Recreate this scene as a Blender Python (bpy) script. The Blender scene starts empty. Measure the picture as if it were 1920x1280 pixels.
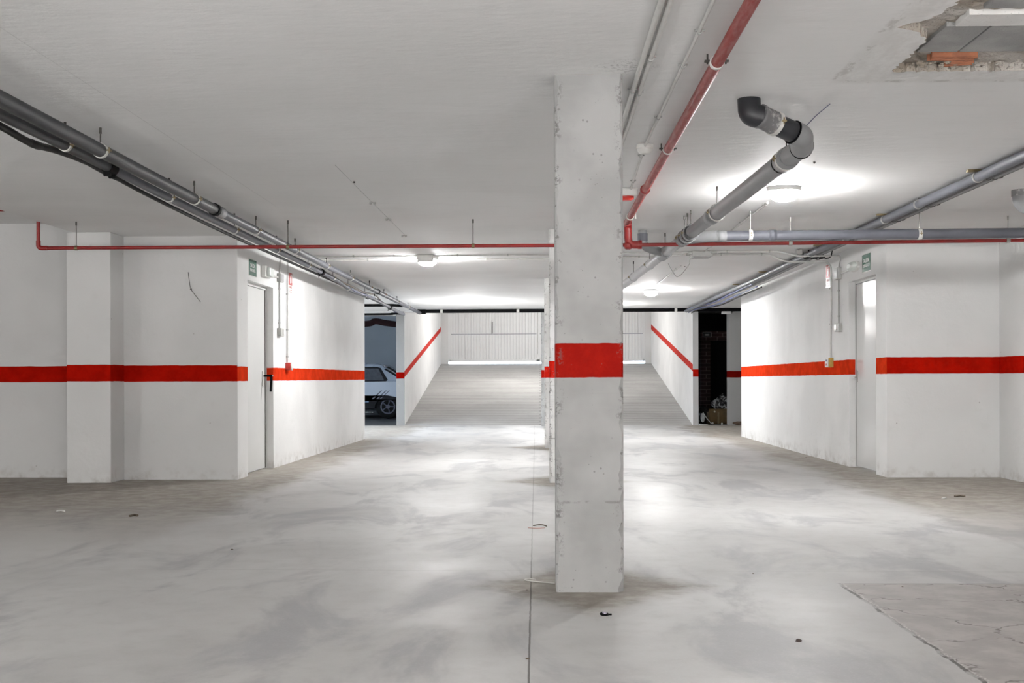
import bpy, math, random
from mathutils import Vector, Matrix
random.seed(7)
S = bpy.context.scene
COL = S.collection
pi = math.pi
# ------------------------------------------------------------------ camera
F = 2184.0; CH = 0.957; TH = math.atan(53 / F); RO = 0.003
RIGHT = Vector((math.cos(TH), math.sin(TH), 0)); FWD = Vector((-math.sin(TH), math.cos(TH), 0)); UP = Vector((0, 0, 1))
RC = RIGHT * math.cos(RO) - UP * math.sin(RO); UC = UP * math.cos(RO) + RIGHT * math.sin(RO)
EYE = Vector((0, 0, CH))
cd = bpy.data.cameras.new('camera'); cam = bpy.data.objects.new('camera', cd); COL.objects.link(cam)
cd.sensor_width = 36; cd.lens = F / 1920 * 36; cd.shift_y = (708 - 640) / 1920; cd.clip_start = .05; cd.clip_end = 200
m = Matrix.Identity(4)
for i in range(3):
    m[i][0] = RC[i]; m[i][1] = UC[i]; m[i][2] = -FWD[i]; m[i][3] = EYE[i]
cam.matrix_world = m
S.camera = cam
S.view_settings.view_transform = 'Standard'
S.view_settings.look = 'None'
S.view_settings.exposure = 0.46
S.view_settings.gamma = 1.12
cy = S.cycles
cy.use_denoising = True
cy.max_bounces = 6; cy.diffuse_bounces = 3; cy.glossy_bounces = 2; cy.transmission_bounces = 0; cy.volume_bounces = 0
cy.use_adaptive_sampling = True; cy.adaptive_threshold = .15
cy.sample_clamp_indirect = 6
cy.caustics_reflective = False; cy.caustics_refractive = False

def hit(px, py, ax, val):
    """point of the photograph (1920x1280) on the world plane axis = val"""
    d = FWD + RC * ((px - 960) / F) + UC * (-(py - 708) / F)
    return EYE + d * ((val - EYE[ax]) / d[ax])

# ------------------------------------------------------------------ node helper
class NT:
    def __init__(s, name):
        s.m = bpy.data.materials.new(name); s.m.use_nodes = True
        s.t = s.m.node_tree; s.n = s.t.nodes; s.l = s.t.links
        s.b = s.n['Principled BSDF']; s._p = None
    def put(s, sock, v):
        if hasattr(v, 'is_output'): s.l.new(v, sock)
        elif isinstance(v, (tuple, list)) and len(v) == 3 and sock.type == 'RGBA': sock.default_value = (*v, 1)
        else: sock.default_value = v
    def math(s, op, a, b=0, c=0, clamp=False):
        n = s.n.new('ShaderNodeMath'); n.operation = op; n.use_clamp = clamp
        for k, v in enumerate((a, b, c)): s.put(n.inputs[k], v)
        return n.outputs[0]
    def pos(s):
        if s._p is None:
            g = s.n.new('ShaderNodeNewGeometry'); x = s.n.new('ShaderNodeSeparateXYZ'); s.l.new(g.outputs['Position'], x.inputs[0])
            s._p = (g.outputs['Position'], *x.outputs)
        return s._p
    def obj(s):
        g = s.n.new('ShaderNodeTexCoord'); x = s.n.new('ShaderNodeSeparateXYZ'); s.l.new(g.outputs['Object'], x.inputs[0])
        return (g.outputs['Object'], *x.outputs)
    def vec(s, v, scale=(1, 1, 1), off=(0, 0, 0)):
        n = s.n.new('ShaderNodeMapping'); s.put(n.inputs[0], v); n.inputs['Scale'].default_value = scale; n.inputs['Location'].default_value = off
        return n.outputs[0]
    def noise(s, v, scale=5, detail=4, rough=.55, dist=0):
        n = s.n.new('ShaderNodeTexNoise'); s.put(n.inputs['Vector'], v)
        n.inputs['Scale'].default_value = scale; n.inputs['Detail'].default_value = detail; n.inputs['Roughness'].default_value = rough; n.inputs['Distortion'].default_value = dist
        return n.outputs[0]
    def voro(s, v, scale=5, feat='F1', rnd=1):
        n = s.n.new('ShaderNodeTexVoronoi'); n.feature = feat; s.put(n.inputs['Vector'], v); n.inputs['Scale'].default_value = scale; n.inputs['Randomness'].default_value = rnd
        return n.outputs['Distance']
    def step(s, v, a, b, lo=0., hi=1.):
        n = s.n.new('ShaderNodeMapRange'); n.interpolation_type = 'SMOOTHSTEP'; s.put(n.inputs[0], v)
        for k, x in enumerate((a, b, lo, hi)): s.put(n.inputs[1 + k], x)
        return n.outputs[0]
    def mix(s, f, a, b, mode='MIX'):
        n = s.n.new('ShaderNodeMix'); n.data_type = 'RGBA'; n.blend_type = mode
        s.put(n.inputs[0], f); s.put(n.inputs[6], a); s.put(n.inputs[7], b)
        return n.outputs[2]
    def band(s, v, lo, hi, w=.0015):
        return s.math('MULTIPLY', s.step(v, lo - w, lo + w), s.step(v, hi - w, hi + w, 1., 0.))
    def bump(s, h, strength=.3, dist=.01):
        n = s.n.new('ShaderNodeBump'); s.put(n.inputs['Height'], h); n.inputs['Strength'].default_value = strength; n.inputs['Distance'].default_value = dist
        s.l.new(n.outputs[0], s.b.inputs['Normal'])
    def out(s, color=None, rough=None, **k):
        if color is not None: s.put(s.b.inputs['Base Color'], color)
        if rough is not None: s.put(s.b.inputs['Roughness'], rough)
        for a, v in k.items(): s.put(s.b.inputs[a.replace('_', ' ')], v)
        return s.m

def plain(name, col, rough=.5, metal=0, var=.12, scale=18, bump=0, **k):
    t = NT(name); o = t.obj()[0]; n = t.noise(o, scale, 4)
    a = tuple(c * (1 - var) for c in col); b = tuple(min(1, c * (1 + var)) for c in col)
    if bump: t.bump(t.noise(o, scale * 4, 3), bump, .004)
    return t.out(t.mix(t.step(n, .3, .7), a, b), t.step(n, .2, .8, max(0.02, rough - .06), min(1, rough + .06)), Metallic=metal, **k)

RED = (.37, .005, .0015); RED_LIT = (.62, .030, .008)  # second red is the same band paint with brighter aisle light in it
def wallmat(name, z0=None, z1=None, slope=0, y0=0, base=.80, red=RED, dirt=1., tint=(1, .995, .985)):
    t = NT(name); p, x, y, z = t.pos()
    n = t.noise(p, 1.3, 2); n2 = t.noise(p, 9, 3, .6)
    a = tuple(base * .955 * c for c in tint); b = tuple(min(.9, base * 1.03) * c for c in tint)
    c = t.mix(t.step(n, .35, .65), a, b)
    c = t.mix(t.math('MULTIPLY', t.step(n2, .58, .75), .10), c, (.5, .48, .45))
    dz = t.math('MULTIPLY', t.step(z, .0, .16, 1., 0.), t.step(n2, .42, .72))
    c = t.mix(t.math('MULTIPLY', dz, .45 * dirt), c, (.33, .29, .25))
    pits = t.math('MULTIPLY', t.step(t.voro(p, 7), .035, .06, 1., 0.), t.step(n2, .54, .6))
    c = t.mix(t.math('MULTIPLY', pits, .55), c, (.25, .23, .2))
    if z0 is not None:
        zz = z
        if slope: zz = t.math('SUBTRACT', z, t.math('MULTIPLY', t.math('SUBTRACT', y, y0), slope))
        zz = t.math('ADD', zz, t.math('MULTIPLY', t.math('SUBTRACT', t.noise(p, 6, 3), .5), .010))
        k = t.band(zz, z0, z1, .0015)
        rr = t.mix(t.step(n2, .35, .7), tuple(v * .85 for v in red), tuple(v * 1.12 for v in red))
        c = t.mix(k, c, rr)
    t.bump(t.noise(p, 14, 3, .65), .22, .012)
    return t.out(c, .7, Specular_IOR_Level=0.)

# ------------------------------------------------------------------ mesh builder
ORG = {}
class MB:
    def __init__(s): s.v = []; s.f = []; s.mi = []; s.sm = []
    def add(s, vs, fs, mi=0, smooth=False):
        o = len(s.v); s.v += [tuple(v) for v in vs]; s.f += [tuple(i + o for i in f) for f in fs]; s.mi += [mi] * len(fs); s.sm += [smooth] * len(fs); return s
    def box(s, x0, x1, y0, y1, z0, z1, mi=0, M=None):
        vs = [Vector((x, y, z)) for z in (z0, z1) for y in (y0, y1) for x in (x0, x1)]
        if M is not None: vs = [M @ v for v in vs]
        return s.add(vs, [(0, 2, 3, 1), (4, 5, 7, 6), (0, 1, 5, 4), (2, 6, 7, 3), (0, 4, 6, 2), (1, 3, 7, 5)], mi)
    def prism(s, poly, z0, z1, mi=0, M=None):
        n = len(poly)
        ar = sum(poly[i][0] * poly[(i + 1) % n][1] - poly[(i + 1) % n][0] * poly[i][1] for i in range(n))
        if ar < 0: poly = poly[::-1]
        vs = [Vector((p[0], p[1], z)) for z in (z0, z1) for p in poly]
        if M is not None: vs = [M @ v for v in vs]
        fs = [tuple(range(n))[::-1], tuple(range(n, 2 * n))] + [(i, (i + 1) % n, n + (i + 1) % n, n + i) for i in range(n)]
        return s.add(vs, fs, mi)
    def tube(s, pts, r, seg=14, caps=True, mi=0, smooth=True):
        pts = [Vector(p) for p in pts]; n = len(pts); rs = r if isinstance(r, (list, tuple)) else [r] * n
        T = []
        for i in range(n):
            a = pts[max(0, i - 1)]; b = pts[min(n - 1, i + 1)]; T.append((b - a).normalized())
        ref = Vector((0, 0, 1)) if abs(T[0].z) < .9 else Vector((1, 0, 0))
        U = T[0].cross(ref).normalized(); vs = []
        for i in range(n):
            U = (U - T[i] * U.dot(T[i])).normalized(); W = T[i].cross(U)
            vs += [pts[i] + (U * math.cos(2 * pi * k / seg) + W * math.sin(2 * pi * k / seg)) * rs[i] for k in range(seg)]
        fs = [(i * seg + k, i * seg + (k + 1) % seg, (i + 1) * seg + (k + 1) % seg, (i + 1) * seg + k) for i in range(n - 1) for k in range(seg)]
        s.add(vs, fs, mi, smooth)
        if caps: s.add(vs[:seg], [tuple(range(seg))[::-1]], mi); s.add(vs[-seg:], [tuple(range(seg))], mi)
        return s
    def ring(s, c, axis, ro, ri, w, seg=20, mi=0, a0=0, a1=2 * pi, ref=(0, 0, 1)):
        """flat band around axis; a0..a1 opens it"""
        c = Vector(c); A = Vector(axis).normalized(); R = Vector(ref)
        if abs(A.dot(R)) > .95: R = Vector((1, 0, 0))
        U = (R - A * R.dot(A)).normalized(); W = A.cross(U); full = abs(a1 - a0 - 2 * pi) < 1e-6
        k = seg if full else seg + 1; vs = []
        for i in range(k):
            t = a0 + (a1 - a0) * i / seg; d = U * math.cos(t) + W * math.sin(t)
            vs += [c + d * ri - A * w / 2, c + d * ro - A * w / 2, c + d * ro + A * w / 2, c + d * ri + A * w / 2]
        fs = []
        for i in range(seg):
            j = (i + 1) % k
            for q in range(4): fs.append((i * 4 + q, j * 4 + q, j * 4 + (q + 1) % 4, i * 4 + (q + 1) % 4))
        if not full: fs += [(0, 1, 2, 3), tuple(4 * (k - 1) + q for q in (3, 2, 1, 0))]
        return s.add(vs, fs, mi, False)
    def lathe(s, prof, c, axis=(0, 0, 1), seg=24, sx=1., sy=1., mi=0, smooth=True, ref=(1, 0, 0)):
        c = Vector(c); A = Vector(axis).normalized(); R = Vector(ref)
        if abs(A.dot(R)) > .95: R = Vector((0, 1, 0))
        U = (R - A * R.dot(A)).normalized(); W = A.cross(U); vs = []
        for r, h in prof:
            vs += [c + A * h + U * (math.cos(2 * pi * k / seg) * r * sx) + W * (math.sin(2 * pi * k / seg) * r * sy) for k in range(seg)]
        n = len(prof)
        fs = [(i * seg + k, i * seg + (k + 1) % seg, (i + 1) * seg + (k + 1) % seg, (i + 1) * seg + k) for i in range(n - 1) for k in range(seg)]
        s.add(vs, fs, mi, smooth); s.add(vs[:seg], [tuple(range(seg))[::-1]], mi); s.add(vs[-seg:], [tuple(range(seg))], mi)
        return s
    def build(s, name, mat, parent=None, bevel=0, fix=False):
        me = bpy.data.meshes.new(name); o = bpy.data.objects.new(name, me); COL.objects.link(o)
        if parent is None:
            xs = [v[0] for v in s.v]; ys = [v[1] for v in s.v]; zs = [v[2] for v in s.v]
            org = Vector(((min(xs) + max(xs)) / 2, (min(ys) + max(ys)) / 2, min(zs))); o.location = org
        else:
            org = ORG[parent]; o.parent = parent
        ORG[o] = org
        me.from_pydata([Vector(v) - org for v in s.v], [], s.f); me.update()
        for mm in (mat if isinstance(mat, (list, tuple)) else [mat]): me.materials.append(mm)
        me.polygons.foreach_set('material_index', s.mi); me.polygons.foreach_set('use_smooth', s.sm)
        if bevel:
            b = o.modifiers.new('bevel', 'BEVEL'); b.width = bevel; b.segments = 2; b.limit_method = 'ANGLE'; b.angle_limit = .6
        return o

def fillet(pts, rad, n=6):
    pts = [Vector(p) for p in pts]; out = [pts[0]]
    for i in range(1, len(pts) - 1):
        a, b, c = pts[i - 1], pts[i], pts[i + 1]; r = min(rad, (a - b).length * .49, (c - b).length * .49)
        p = b + (a - b).normalized() * r; q = b + (c - b).normalized() * r
        for k in range(n + 1):
            t = k / n; out.append(p * (1 - t) ** 2 + b * 2 * t * (1 - t) + q * t * t)
    return out + [pts[-1]]

def smooth_path(pts, n=6):
    pts = [Vector(p) for p in pts]; P = [pts[0] * 2 - pts[1]] + pts + [pts[-1] * 2 - pts[-2]]; out = []
    for i in range(1, len(P) - 2):
        for k in range(n):
            t = k / n
            out.append(.5 * ((2 * P[i]) + (P[i + 1] - P[i - 1]) * t + (2 * P[i - 1] - 5 * P[i] + 4 * P[i + 1] - P[i + 2]) * t * t + (3 * P[i] - P[i - 1] - 3 * P[i + 1] + P[i + 2]) * t ** 3))
    return out + [pts[-1]]

def tag(o, label, cat, group=None):
    o['label'] = label; o['category'] = cat
    if group: o['group'] = group
    return o
def thing(name, loc, label, cat, group=None):
    o = bpy.data.objects.new(name, None); COL.objects.link(o); o.location = loc; o.empty_display_size = .1
    ORG[o] = Vector(loc); return tag(o, label, cat, group)
def struct(o): o['kind'] = 'structure'; return o
def text(body, size, M, mat, parent, name='lettering', sx=1.):
    c = bpy.data.curves.new(name, 'FONT'); c.body = body; c.size = size; c.align_x = 'CENTER'; c.align_y = 'CENTER'; c.extrude = .0004; c.offset = .0
    o = bpy.data.objects.new(name, c); c.materials.append(mat); COL.objects.link(o)
    me = bpy.data.meshes.new_from_object(o); COL.objects.unlink(o); bpy.data.objects.remove(o); o = bpy.data.objects.new(name, me); COL.objects.link(o)
    if not me.materials: me.materials.append(mat)
    o.parent = parent; MM = M.copy(); MM.translation = M.translation - ORG[parent]; o.matrix_local = MM @ Matrix.Diagonal((sx, 1, 1, 1)); return o

# ------------------------------------------------------------------ materials
M_white = wallmat('white_paint')
M_ceil_side = wallmat('white_paint_high', dirt=0)
M_metal = plain('zinc_metal', (.42, .41, .39), .35, .9)
M_dkmetal = plain('dark_metal', (.06, .055, .05), .4, .6)
M_brass = plain('brassy_bolt', (.22, .17, .09), .4, .7)
M_pvc_dark = plain('dark_grey_pvc', (.010, .011, .014), .5, var=.3, scale=6)
M_pvc = plain('grey_pvc', (.20, .202, .208), .5, var=.12, scale=5)
M_pvc2 = plain('blue_grey_pvc', (.085, .088, .105), .5, var=.12, scale=5, Specular_IOR_Level=.3)
M_pvc_light = plain('light_grey_pvc', (.36, .36, .37), .4)
M_black = plain('black_plastic', (.0025, .0025, .003), .7, Specular_IOR_Level=.08)
M_cable = plain('black_cable', (.008, .0075, .0075), .6, Specular_IOR_Level=.2)
M_brown = plain('brown_cable', (.09, .05, .02), .5)
M_blue = plain('blue_cable', (.03, .045, .16), .4)
M_conduit = plain('white_conduit', (.62, .61, .59), .45, var=.06)
M_conduit_g = plain('grey_conduit', (.40, .40, .385), .45, var=.08)
M_box = plain('grey_box', (.45, .45, .43), .5, var=.06)
M_clip = plain('white_clamp', (.62, .61, .58), .45)
M_redgloss = plain('red_pipe_paint', (.235, .0035, .003), .42, var=.15, scale=9)
def red_dusty():
    t = NT('dusty_red_pipe_paint'); p, x, y, z = t.pos()
    n = t.noise(t.vec(p, (30, 5, 30)), 1.5, 5, .65)
    c = t.mix(t.step(n, .40, .62), (.24, .012, .009), (.30, .075, .068))
    c = t.mix(t.step(n, .66, .74), c, (.55, .42, .38))
    return t.out(c, .55, Specular_IOR_Level=.3)
M_reddust = red_dusty()
M_door = plain('white_door_paint', (.66, .66, .645), .5, var=.03, scale=2)
M_gate = plain('white_gate_metal', (.66, .66, .66), .45, var=.04, scale=2)
M_plas = plain('white_plastic', (.72, .71, .68), .35, var=.04)
M_redplas = plain('red_plastic', (.50, .02, .012), .35)
M_yel = plain('yellow_plastic', (.50, .33, .06), .4)
M_green = plain('sign_green', (.003, .075, .040), .5, var=.1, Specular_IOR_Level=.2)
M_signw = plain('sign_white', (.72, .76, .72), .35, var=.03)
M_signr = plain('sign_red', (.40, .015, .008), .4, var=.1)
M_ink = plain('white_ink', (.80, .82, .80), .5, var=.02)
M_dark = plain('unlit_black', (.004, .004, .0045), .9, Specular_IOR_Level=.1)  # for the right store: lack of light put into the base colour

def column_mat(name, k, rk):
    t = NT(name); p, x, y, z = t.pos(); o, ox, oy, oz = t.obj()
    n = t.noise(p, 3, 3, .6); n2 = t.noise(p, 16, 4, .65); n3 = t.noise(p, 70, 2, .6)
    c = t.mix(t.step(n, .33, .68), (.325 * k, .325 * k, .32 * k), (.41 * k, .41 * k, .405 * k))
    c = t.mix(t.math('MULTIPLY', t.step(t.noise(t.vec(p, (1, 1, 6)), 5, 4), .55, .72), .22), c, (.40, .40, .39))
    zz = t.math('ADD', z, t.math('MULTIPLY', t.math('SUBTRACT', n2, .5), .007))
    red = t.mix(t.step(n2, .35, .7), (.27 * rk, .004 * rk, .0015 * rk), (.33 * rk, .006 * rk, .002 * rk))
    c = t.mix(t.band(zz, .957, 1.110, .0012), c, red)
    c = t.mix(t.math('MULTIPLY', t.band(zz, .884, .890, .002), .35), c, (.35, .35, .34))
    c = t.mix(t.math('MULTIPLY', t.math('MULTIPLY', t.band(zz, .397, .408, .004), t.step(n2, .45, .6)), .8), c, (.22, .22, .21))
    # pits, thick along the arrises
    edge = t.step(t.math('MAXIMUM', t.math('ABSOLUTE', ox), t.math('ABSOLUTE', oy)), .118, .15)
    ex = t.step(t.math('MINIMUM', t.math('ABSOLUTE', ox), t.math('ABSOLUTE', oy)), .105, .148)
    big = t.math('MULTIPLY', t.step(t.voro(p, 24), .08, .15, 1., 0.), t.step(n, .50, .60))
    small = t.math('MULTIPLY', t.step(t.voro(p, 60), .09, .15, 1., 0.), t.step(n2, .56, .62))
    chips = t.math('MULTIPLY', t.math('MULTIPLY', ex, t.step(n2, .53, .60)), t.step(n3, .45, .55))
    pit = t.math('MAXIMUM', t.math('MAXIMUM', t.math('MULTIPLY', big, .75), t.math('MULTIPLY', small, .75)), chips)
    c = t.mix(t.math('MULTIPLY', pit, .75), c, (.12, .115, .11))
    t.bump(t.math('SUBTRACT', t.math('MULTIPLY', n2, .5), t.math('MULTIPLY', small, .8)), .3, .012)
    return t.out(c, .75, Specular_IOR_Level=.06)
M_col = column_mat('painted_concrete', 1, 1); M_col_lit = column_mat('lit_painted_concrete', 2.05, 2.1)  # second one is a lit copy, lamplight put into its brighter colour

def floor_mat():
    t = NT('power_floated_concrete'); p, x, y, z = t.pos()
    n = t.noise(p, .55, 4, .6, .4); n1 = t.noise(t.vec(p, (1.6, .7, 1)), 1.1, 5, .62, .6); n2 = t.noise(p, 7, 4, .65); n3 = t.noise(p, 90, 1, .6)
    c = t.mix(t.step(n, .36, .64), (.44, .435, .428), (.54, .535, .527))
    c = t.mix(t.math('MULTIPLY', t.step(n1, .49, .63), .75), c, (.335, .335, .35))
    c = t.mix(t.math('MULTIPLY', t.step(n2, .45, .75), .18), c, (.30, .29, .275))
    c = t.mix(t.math('MULTIPLY', t.step(n3, .5, .75), .12), c, (.62, .61, .6))
    # dust skirts round the columns and along the walls, darkened to stand for shadow
    dust_shade = None
    for (cx, cyy, rr) in ((.22, 5.35, .62), (.23, 10.75, .7), (.21, 15.97, .8)):
        dx = t.math('ABSOLUTE', t.math('SUBTRACT', x, cx)); dy = t.math('MULTIPLY', t.math('ABSOLUTE', t.math('SUBTRACT', y, cyy)), .8)
        d = t.math('ADD', dx, dy); d = t.math('ADD', d, t.math('MULTIPLY', t.math('SUBTRACT', n2, .5), .35))
        k = t.step(d, rr * .55, rr * 1.05, 1., 0.); dust_shade = k if dust_shade is None else t.math('MAXIMUM', dust_shade, k)
    wl = t.math('ADD', t.math('ABSOLUTE', t.math('SUBTRACT', x, .22)), t.math('MULTIPLY', t.math('SUBTRACT', n1, .5), .9))
    dust_shade = t.math('MAXIMUM', dust_shade, t.math('MULTIPLY', t.step(wl, 2.3, 2.75), t.step(y, 5.5, 9.5)))
    c = t.mix(t.math('MULTIPLY', dust_shade, .85), c, t.mix(t.step(n2, .35, .7), (.22, .19, .155), (.37, .335, .29)))
    # rough patch bottom right
    w = t.math('MULTIPLY', t.math('SUBTRACT', t.noise(p, 5, 4), .5), .06)
    pm = t.math('MULTIPLY', t.step(t.math('ADD', x, w), 1.383, 1.392), t.step(t.math('ADD', y, t.math('MULTIPLY', w, .15)), 5.425, 5.435, 1., 0.))
    pc = t.mix(t.step(n2, .35, .68), (.36, .335, .325), (.46, .435, .42))
    pw = t.vec(p, (1.2, 1.2, 1)); nz = t.noise(p, 3.5, 4, .6).node.outputs['Color']; vd = t.voro(t.mix(.3, pw, nz), 2.4, 'DISTANCE_TO_EDGE')
    crack = t.math('MULTIPLY', t.step(vd, .004, .016, 1., 0.), t.step(n2, .40, .55))
    pc = t.mix(t.math('MULTIPLY', crack, .75), pc, (.10, .085, .075))
    c = t.mix(pm, c, pc)
    # joints
    jx = t.band(t.math('ADD', x, t.math('ADD', t.math('MULTIPLY', y, .0037), t.math('MULTIPLY', t.math('SUBTRACT', n2, .5), .006))), -.0295, -.0225, .0012)
    jn = t.math('MULTIPLY', jx, t.step(y, 4.4, 6.8, .95, .45))
    jy = t.math('MULTIPLY', t.band(t.math('ADD', y, t.math('MULTIPLY', x, .0127)), 5.783, 5.7885, .0012), .38)
    pe = t.math('MULTIPLY', t.math('MULTIPLY', t.band(t.math('ADD', x, w), 1.375, 1.391, .003), t.step(y, 5.43, 5.44, 1., 0.)), t.step(n2, .42, .56, .3, 1.))
    pf = t.math('MULTIPLY', t.math('MULTIPLY', t.band(t.math('ADD', y, t.math('MULTIPLY', w, .15)), 5.427, 5.434, .002), t.step(x, 1.36, 1.4)), .6)
    j = t.math('MAXIMUM', t.math('MAXIMUM', jn, jy), t.math('MAXIMUM', pe, pf))
    c = t.mix(j, c, (.07, .062, .055))
    pe2 = t.math('MULTIPLY', t.math('MULTIPLY', t.band(t.math('ADD', x, w), 1.392, 1.404, .003), t.step(y, 5.43, 5.44, 1., 0.)), t.step(n3, .5, .6))
    c = t.mix(t.math('MULTIPLY', pe2, .6), c, (.75, .74, .72))
    r = t.step(n1, .30, .72, .43, .58); r = t.math('ADD', r, t.math('MULTIPLY', t.math('MAXIMUM', t.math('MULTIPLY', dust_shade, .30), t.math('MULTIPLY', pm, .2)), 1.)); r = t.math('ADD', r, t.math('MULTIPLY', t.math('SUBTRACT', n2, .5), .18))
    h = t.math('SUBTRACT', t.math('ADD', t.math('MULTIPLY', n2, .3), t.math('MULTIPLY', n3, .12)), t.math('MAXIMUM', j, t.math('MULTIPLY', t.math('MULTIPLY', crack, pm), .8)))
    t.bump(t.noise(p, 30, 2), .06, .01)
    return t.out(c, r, Specular_IOR_Level=.30)
M_floor = floor_mat()

def ceil_mat():
    t = NT('plastered_ceiling'); p, x, y, z = t.pos()
    n = t.noise(p, .8, 2); n2 = t.noise(t.vec(p, (2.2, 9, 1)), 1.6, 3, .6)
    c = t.mix(t.step(n, .35, .65), (.83, .825, .815), (.88, .875, .868))
    c = t.mix(t.math('MULTIPLY', t.step(n2, .5, .75), .10), c, (.6, .59, .575))
    w = t.math('MULTIPLY', t.math('SUBTRACT', t.noise(p, 7, 5, .7), .5), .07)
    xx = t.math('ADD', x, w); yy = t.math('ADD', y, w)
    patch = t.math('MULTIPLY', t.step(xx, 1.30, 1.40), t.step(yy, 5.36, 5.44, 1., 0.))
    rn = t.noise(t.vec(p, (1, .45, 1)), 13, 5, .7)
    c = t.mix(t.math('MULTIPLY', patch, .8), c, t.mix(t.step(rn, .35, .7), (.72, .705, .685), (.86, .852, .835)))
    ridge = t.math('MAXIMUM', t.math('MULTIPLY', t.band(xx, 1.335, 1.375, .012), t.step(yy, 5.40, 5.42, 1., 0.)), t.math('MULTIPLY', t.band(yy, 5.36, 5.40, .012), t.step(xx, 1.33, 1.36)))
    c = t.mix(t.math('MULTIPLY', t.math('MULTIPLY', ridge, t.step(rn, .47, .58)), .5), c, (.36, .34, .31))
    # mouldy smudge by the near column
    d = t.math('ADD', t.math('ABSOLUTE', t.math('SUBTRACT', x, .38)), t.math('ABSOLUTE', t.math('SUBTRACT', y, 5.08)))
    sm = t.math('MULTIPLY', t.step(d, .02, .22, 1., 0.), t.step(t.noise(p, 60, 5, .7), .5, .62))
    c = t.mix(t.math('MULTIPLY', sm, .6), c, (.16, .15, .14))
    seam = t.math('MULTIPLY', t.band(t.math('ADD', x, t.math('MULTIPLY', t.math('SUBTRACT', n, .5), .01)), -2.075, -2.071, .001), t.step(y, 8.6, 9.5, .28, 0.))
    c = t.mix(seam, c, (.2, .19, .18))
    t.bump(t.noise(t.vec(p, (1, 2.5, 1)), 7, 4, .65), .22, .015)
    return t.out(c, .75, Specular_IOR_Level=.25)
M_ceil = ceil_mat()

def block_mat(name, a, b, bumpy=.5, sc=60):
    t = NT(name); p, x, y, z = t.pos(); n = t.noise(p, 5, 5); n2 = t.noise(p, sc, 4, .7); v = t.step(t.voro(p, sc * 2.2), .12, .3, 1., 0.)
    c = t.mix(t.step(n, .35, .65), a, b); c = t.mix(t.math('MULTIPLY', t.math('MULTIPLY', v, t.step(n2, .45, .6)), .5), c, tuple(q * .45 for q in a))
    t.bump(t.math('SUBTRACT', n2, t.math('MULTIPLY', v, .6)), bumpy, .01)
    return t.out(c, .85, Specular_IOR_Level=.2)
M_block = block_mat('grey_concrete_block', (.30, .30, .295), (.40, .40, .39))
M_joist = block_mat('pale_joist', (.74, .73, .71), (.84, .83, .81), .2, 40)
M_mortar = block_mat('crumbled_mortar', (.32, .27, .215), (.52, .49, .45), .9, 40)
M_terra = plain('terracotta', (.30, .10, .045), .75, var=.3, scale=20)

def ramp_mat():
    t = NT('ribbed_ramp_concrete'); p, x, y, z = t.pos(); n = t.noise(p, .7, 5); n2 = t.noise(p, 9, 5, .65)
    c = t.mix(t.step(n, .35, .65), (.36, .35, .335), (.45, .44, .425))
    c = t.mix(t.math('MULTIPLY', t.step(n2, .45, .7), .3), c, (.28, .265, .25))
    w = t.n.new('ShaderNodeTexBrick'); t.put(w.inputs['Vector'], t.vec(p, (1, 1, 1))); w.inputs['Scale'].default_value = 1
    w.inputs['Brick Width'].default_value = 40.; w.inputs['Row Height'].default_value = .19; w.inputs['Mortar Size'].default_value = .028
    w.inputs['Color1'].default_value = (1, 1, 1, 1); w.inputs['Color2'].default_value = (.8, .8, .8, 1); w.inputs['Mortar'].default_value = (.1, .1, .1, 1)
    c = t.mix(.38, c, w.outputs['Color'], 'MULTIPLY')
    t.bump(w.outputs['Color'], .5, .02)
    return t.out(c, .7)
M_ramp = ramp_mat()

# ------------------------------------------------------------------ the setting
ZC = 2.31
struct(MB().box(-10, 9, -12, 23.46, -.12, 0).build('floor', M_floor))
struct(MB().box(-10, -2.88, 23.46, 31, -.12, 0).build('floor_left_bay', plain('shaded_bay_floor', (.012, .012, .013), .7, scale=2)))  # near black, the shadow under the parked car put into the colour
struct(MB().box(3.2, 9, 23.46, 28, -.12, 0).build('floor_right_bay', plain('black_bay_floor', (.03, .028, .026), .85, scale=2)))  # shade of the unlit right room put into the floor colour

# ceiling slab with the broken hole
def jag(a, b, n, amp):
    out = []
    for i in range(n):
        t = i / n; p = Vector(a).lerp(Vector(b), t); out.append((p.x + random.uniform(-amp, amp), p.y + random.uniform(-amp, amp)))
    return out
hx0, hx1, hy0, hy1 = 1.575, 3.3, 2.9, 5.215
cs = [(hx0, hy0), (hx1, hy0), (hx1, hy1), (hx0, hy1)]
ox0, ox1, oy0, oy1 = 1.30, 3.6, 2.5, 5.40
co = [(ox0, oy0), (ox1, oy0), (ox1, oy1), (ox0, oy1)]
NJ = 110
inner = []; outer = []
for k in range(4):
    a, b = cs[k], cs[(k + 1) % 4]; c, d = co[k], co[(k + 1) % 4]
    inner += jag((*a, 0), (*b, 0), NJ, .012)
    outer += [(c[0] + (d[0] - c[0]) * i / NJ, c[1] + (d[1] - c[1]) * i / NJ) for i in range(NJ)]
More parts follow.
